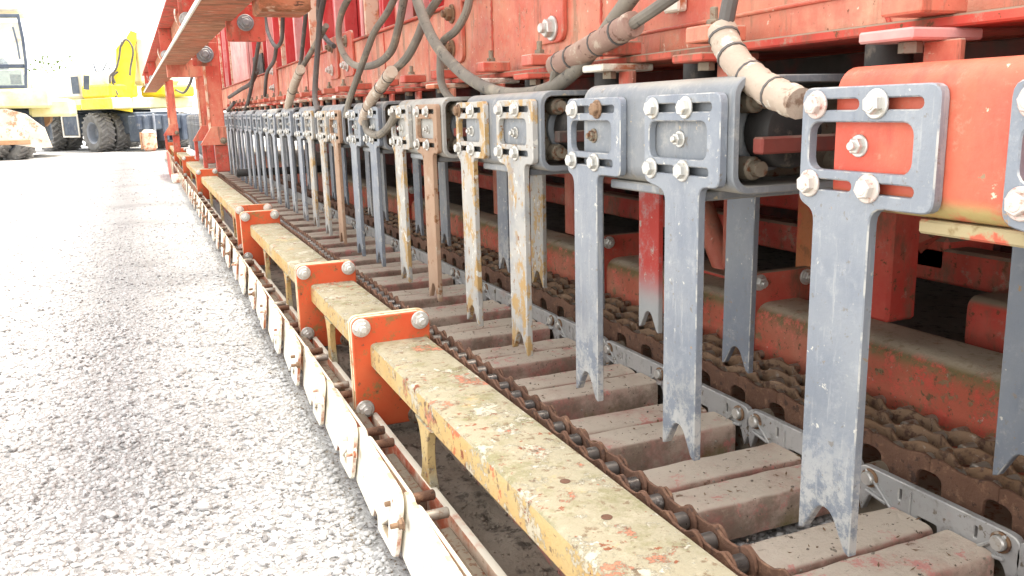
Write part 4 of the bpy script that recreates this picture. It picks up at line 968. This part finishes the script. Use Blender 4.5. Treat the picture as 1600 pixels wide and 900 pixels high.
for pp in ([(189, 72), (196, 62), (204, 68), (208, 82), (204, 105), (203, 118)], [(180, 130), (176, 118), (182, 105), (186, 90), (188, 75), (191, 66)], [(184, 148), (178, 135), (176, 120), (184, 112)], [(183, 152), (174, 140), (172, 120), (180, 110), (184, 100)]):
    obj('hose', MB().tube(crom([onY(a, b, 25.0) for a, b in pp], 6), .028, 6), 'hose_dark', ex)
obj('mirror', boom([onY(135, 140, 25.2), onY(135, 118, 25.2)], [.07, .07], .02), 'chassis', ex)
for pp in ([(160, 112), (168, 95), (172, 110)], [(146, 100), (150, 112), (156, 112)]):
    obj('handrail', MB().tube([onY(a, b, 25.4) for a, b in pp], .02, 6), 'chassis', ex)
ebox('cab', ex, og, -1.0, .2, .85, 2.0, 1.73, 3.0, 'white', .1)

# second machine, cab and dozer blade at the left edge
e2 = thing('dozer_loader', 'cab and dirty white dozer blade of a machine cut by the left edge', 'excavator', (-2.7, 23, 0))
cw = [onY(*q, 22.6) for q in ((-70, 22), (30, 22), (38, 60), (43, 100), (43, 138), (-70, 140))]
co = [(q.x, q.z) for q in cw]; ci = []
cxm = sum(q[0] for q in co) / 6; czm = sum(q[1] for q in co) / 6
ci = [(q[0] + (cxm - q[0]) * .12, q[1] + (czm - q[1]) * .09) for q in co]
obj('cab_frame', plate('cab_frame', [q for q in co], [ci[::-1]], t=.10, bev=.01, axis='y'), 'chassis', e2, (0, 22.6, 0))
obj('windscreen', MB().prism(ci, 'y', 22.61, 22.62), 'glass', e2)
obj('cab_rear', MB().box(-4.9, -2.45, 24.3, 24.4, 1.3, 3.2, .03), 'white', e2)
obj('cab_roof', MB().box(-4.9, -2.30, 22.55, 24.4, 3.28, 3.42, .04), 'white', e2)
obj('wiper', MB().tube([onY(20, 42, 22.5), onY(27, 68, 22.5), onY(31, 92, 22.5)], .02, 6), 'chassis', e2)
obj('mid_bar', MB().box(-4.3, -2.33, 22.58, 22.64, 2.04, 2.12, .01), 'chassis', e2)
obj('lower_trim', MB().box(-4.6, -2.42, 22.9, 23.0, 1.59, 2.02, .02), 'cab_in', e2)
obj('seat', MB().box(-3.5, -2.75, 23.3, 23.6, 1.65, 2.3, .08), 'chassis', e2)
obj('console', MB().box(-2.72, -2.42, 22.9, 23.5, 1.65, 1.95, .04), 'chassis', e2)
obj('cab_base', MB().box(-4.9, -1.9, 22.5, 25, 1.15, 1.58, .05), 'washed_yellow', e2)
obj('fender', MB().box(-2.4, -1.5, 22.9, 24.6, .95, 1.35, .06), 'washed_yellow', e2)
obj('undercarriage', MB().box(-4.4, -2.2, 23.2, 25.5, .35, 1.14, .03), 'chassis', e2)
bl = [onY(*q, 21.6) for q in ((-60, 175), (10, 170), (40, 178), (70, 200), (82, 230), (60, 231), (-60, 214))]
obj('blade', MB().prism([(q.x, q.z) for q in bl], 'y', 21.5, 21.62), 'blade_cream', e2)
obj('blade_edge', MB().box(-4.2, -2.3, 21.47, 21.496, .36, .46, .01), 'brownrust', e2)
for x in (-3.25, -2.72): wheel(e2, (x, 22.6, .5), Vector((-.75, -.66, 0)))
t = thing('bucket', 'rusty brown excavator bucket standing between the two yellow machines', 'bucket', onY(72, 200, 24))
bp_ = [onY(*q, 24.2) for q in ((58, 195), (62, 178), (74, 172), (83, 166), (80, 190), (70, 200))]
obj('bucket_shell', MB().prism([(q.x, q.z) for q in bp_], 'y', 23.9, 24.5), 'brownrust', t)
p = onZ(234, 237, 0)
t = thing('end_block', 'pale and rust-brown block on the ground at the far end of the machine', 'block', p)
obj('block', MB().box(p.x - .16, p.x + .20, p.y, p.y + .5, .02, .56, .07), 'rail', t)
obj('side_face', MB().box(p.x - .20, p.x - .162, p.y + .02, p.y + .4, .05, .50, .015), 'brownrust', t)
# shrub far behind
sh = thing('shrub', 'small green shrub far behind between the yellow machines', 'shrub', (-4.6, 55, 0))
lf = MB()
for _ in range(60):
    d = Vector((random.gauss(0, .7), random.gauss(0, .5), random.gauss(0, .25))); c = Vector((-4.55, 55, 3.9)) + d
    a = Vector((random.uniform(-1, 1), random.uniform(-1, 1), random.uniform(-1, 1))).normalized() * .12; b = a.cross(Vector((random.uniform(-1, 1), random.uniform(-1, 1), .3))).normalized() * .07
    lf.add([c - a, c + b, c + a, c - b], [(0, 1, 2, 3)])
obj('crown', lf, 'foliage', sh)
obj('trunk', MB().tube([(-4.55, 55, 0), (-4.5, 55, 2), (-4.6, 55, 3.6)], [.12, .09, .03], 8), 'rust', sh)
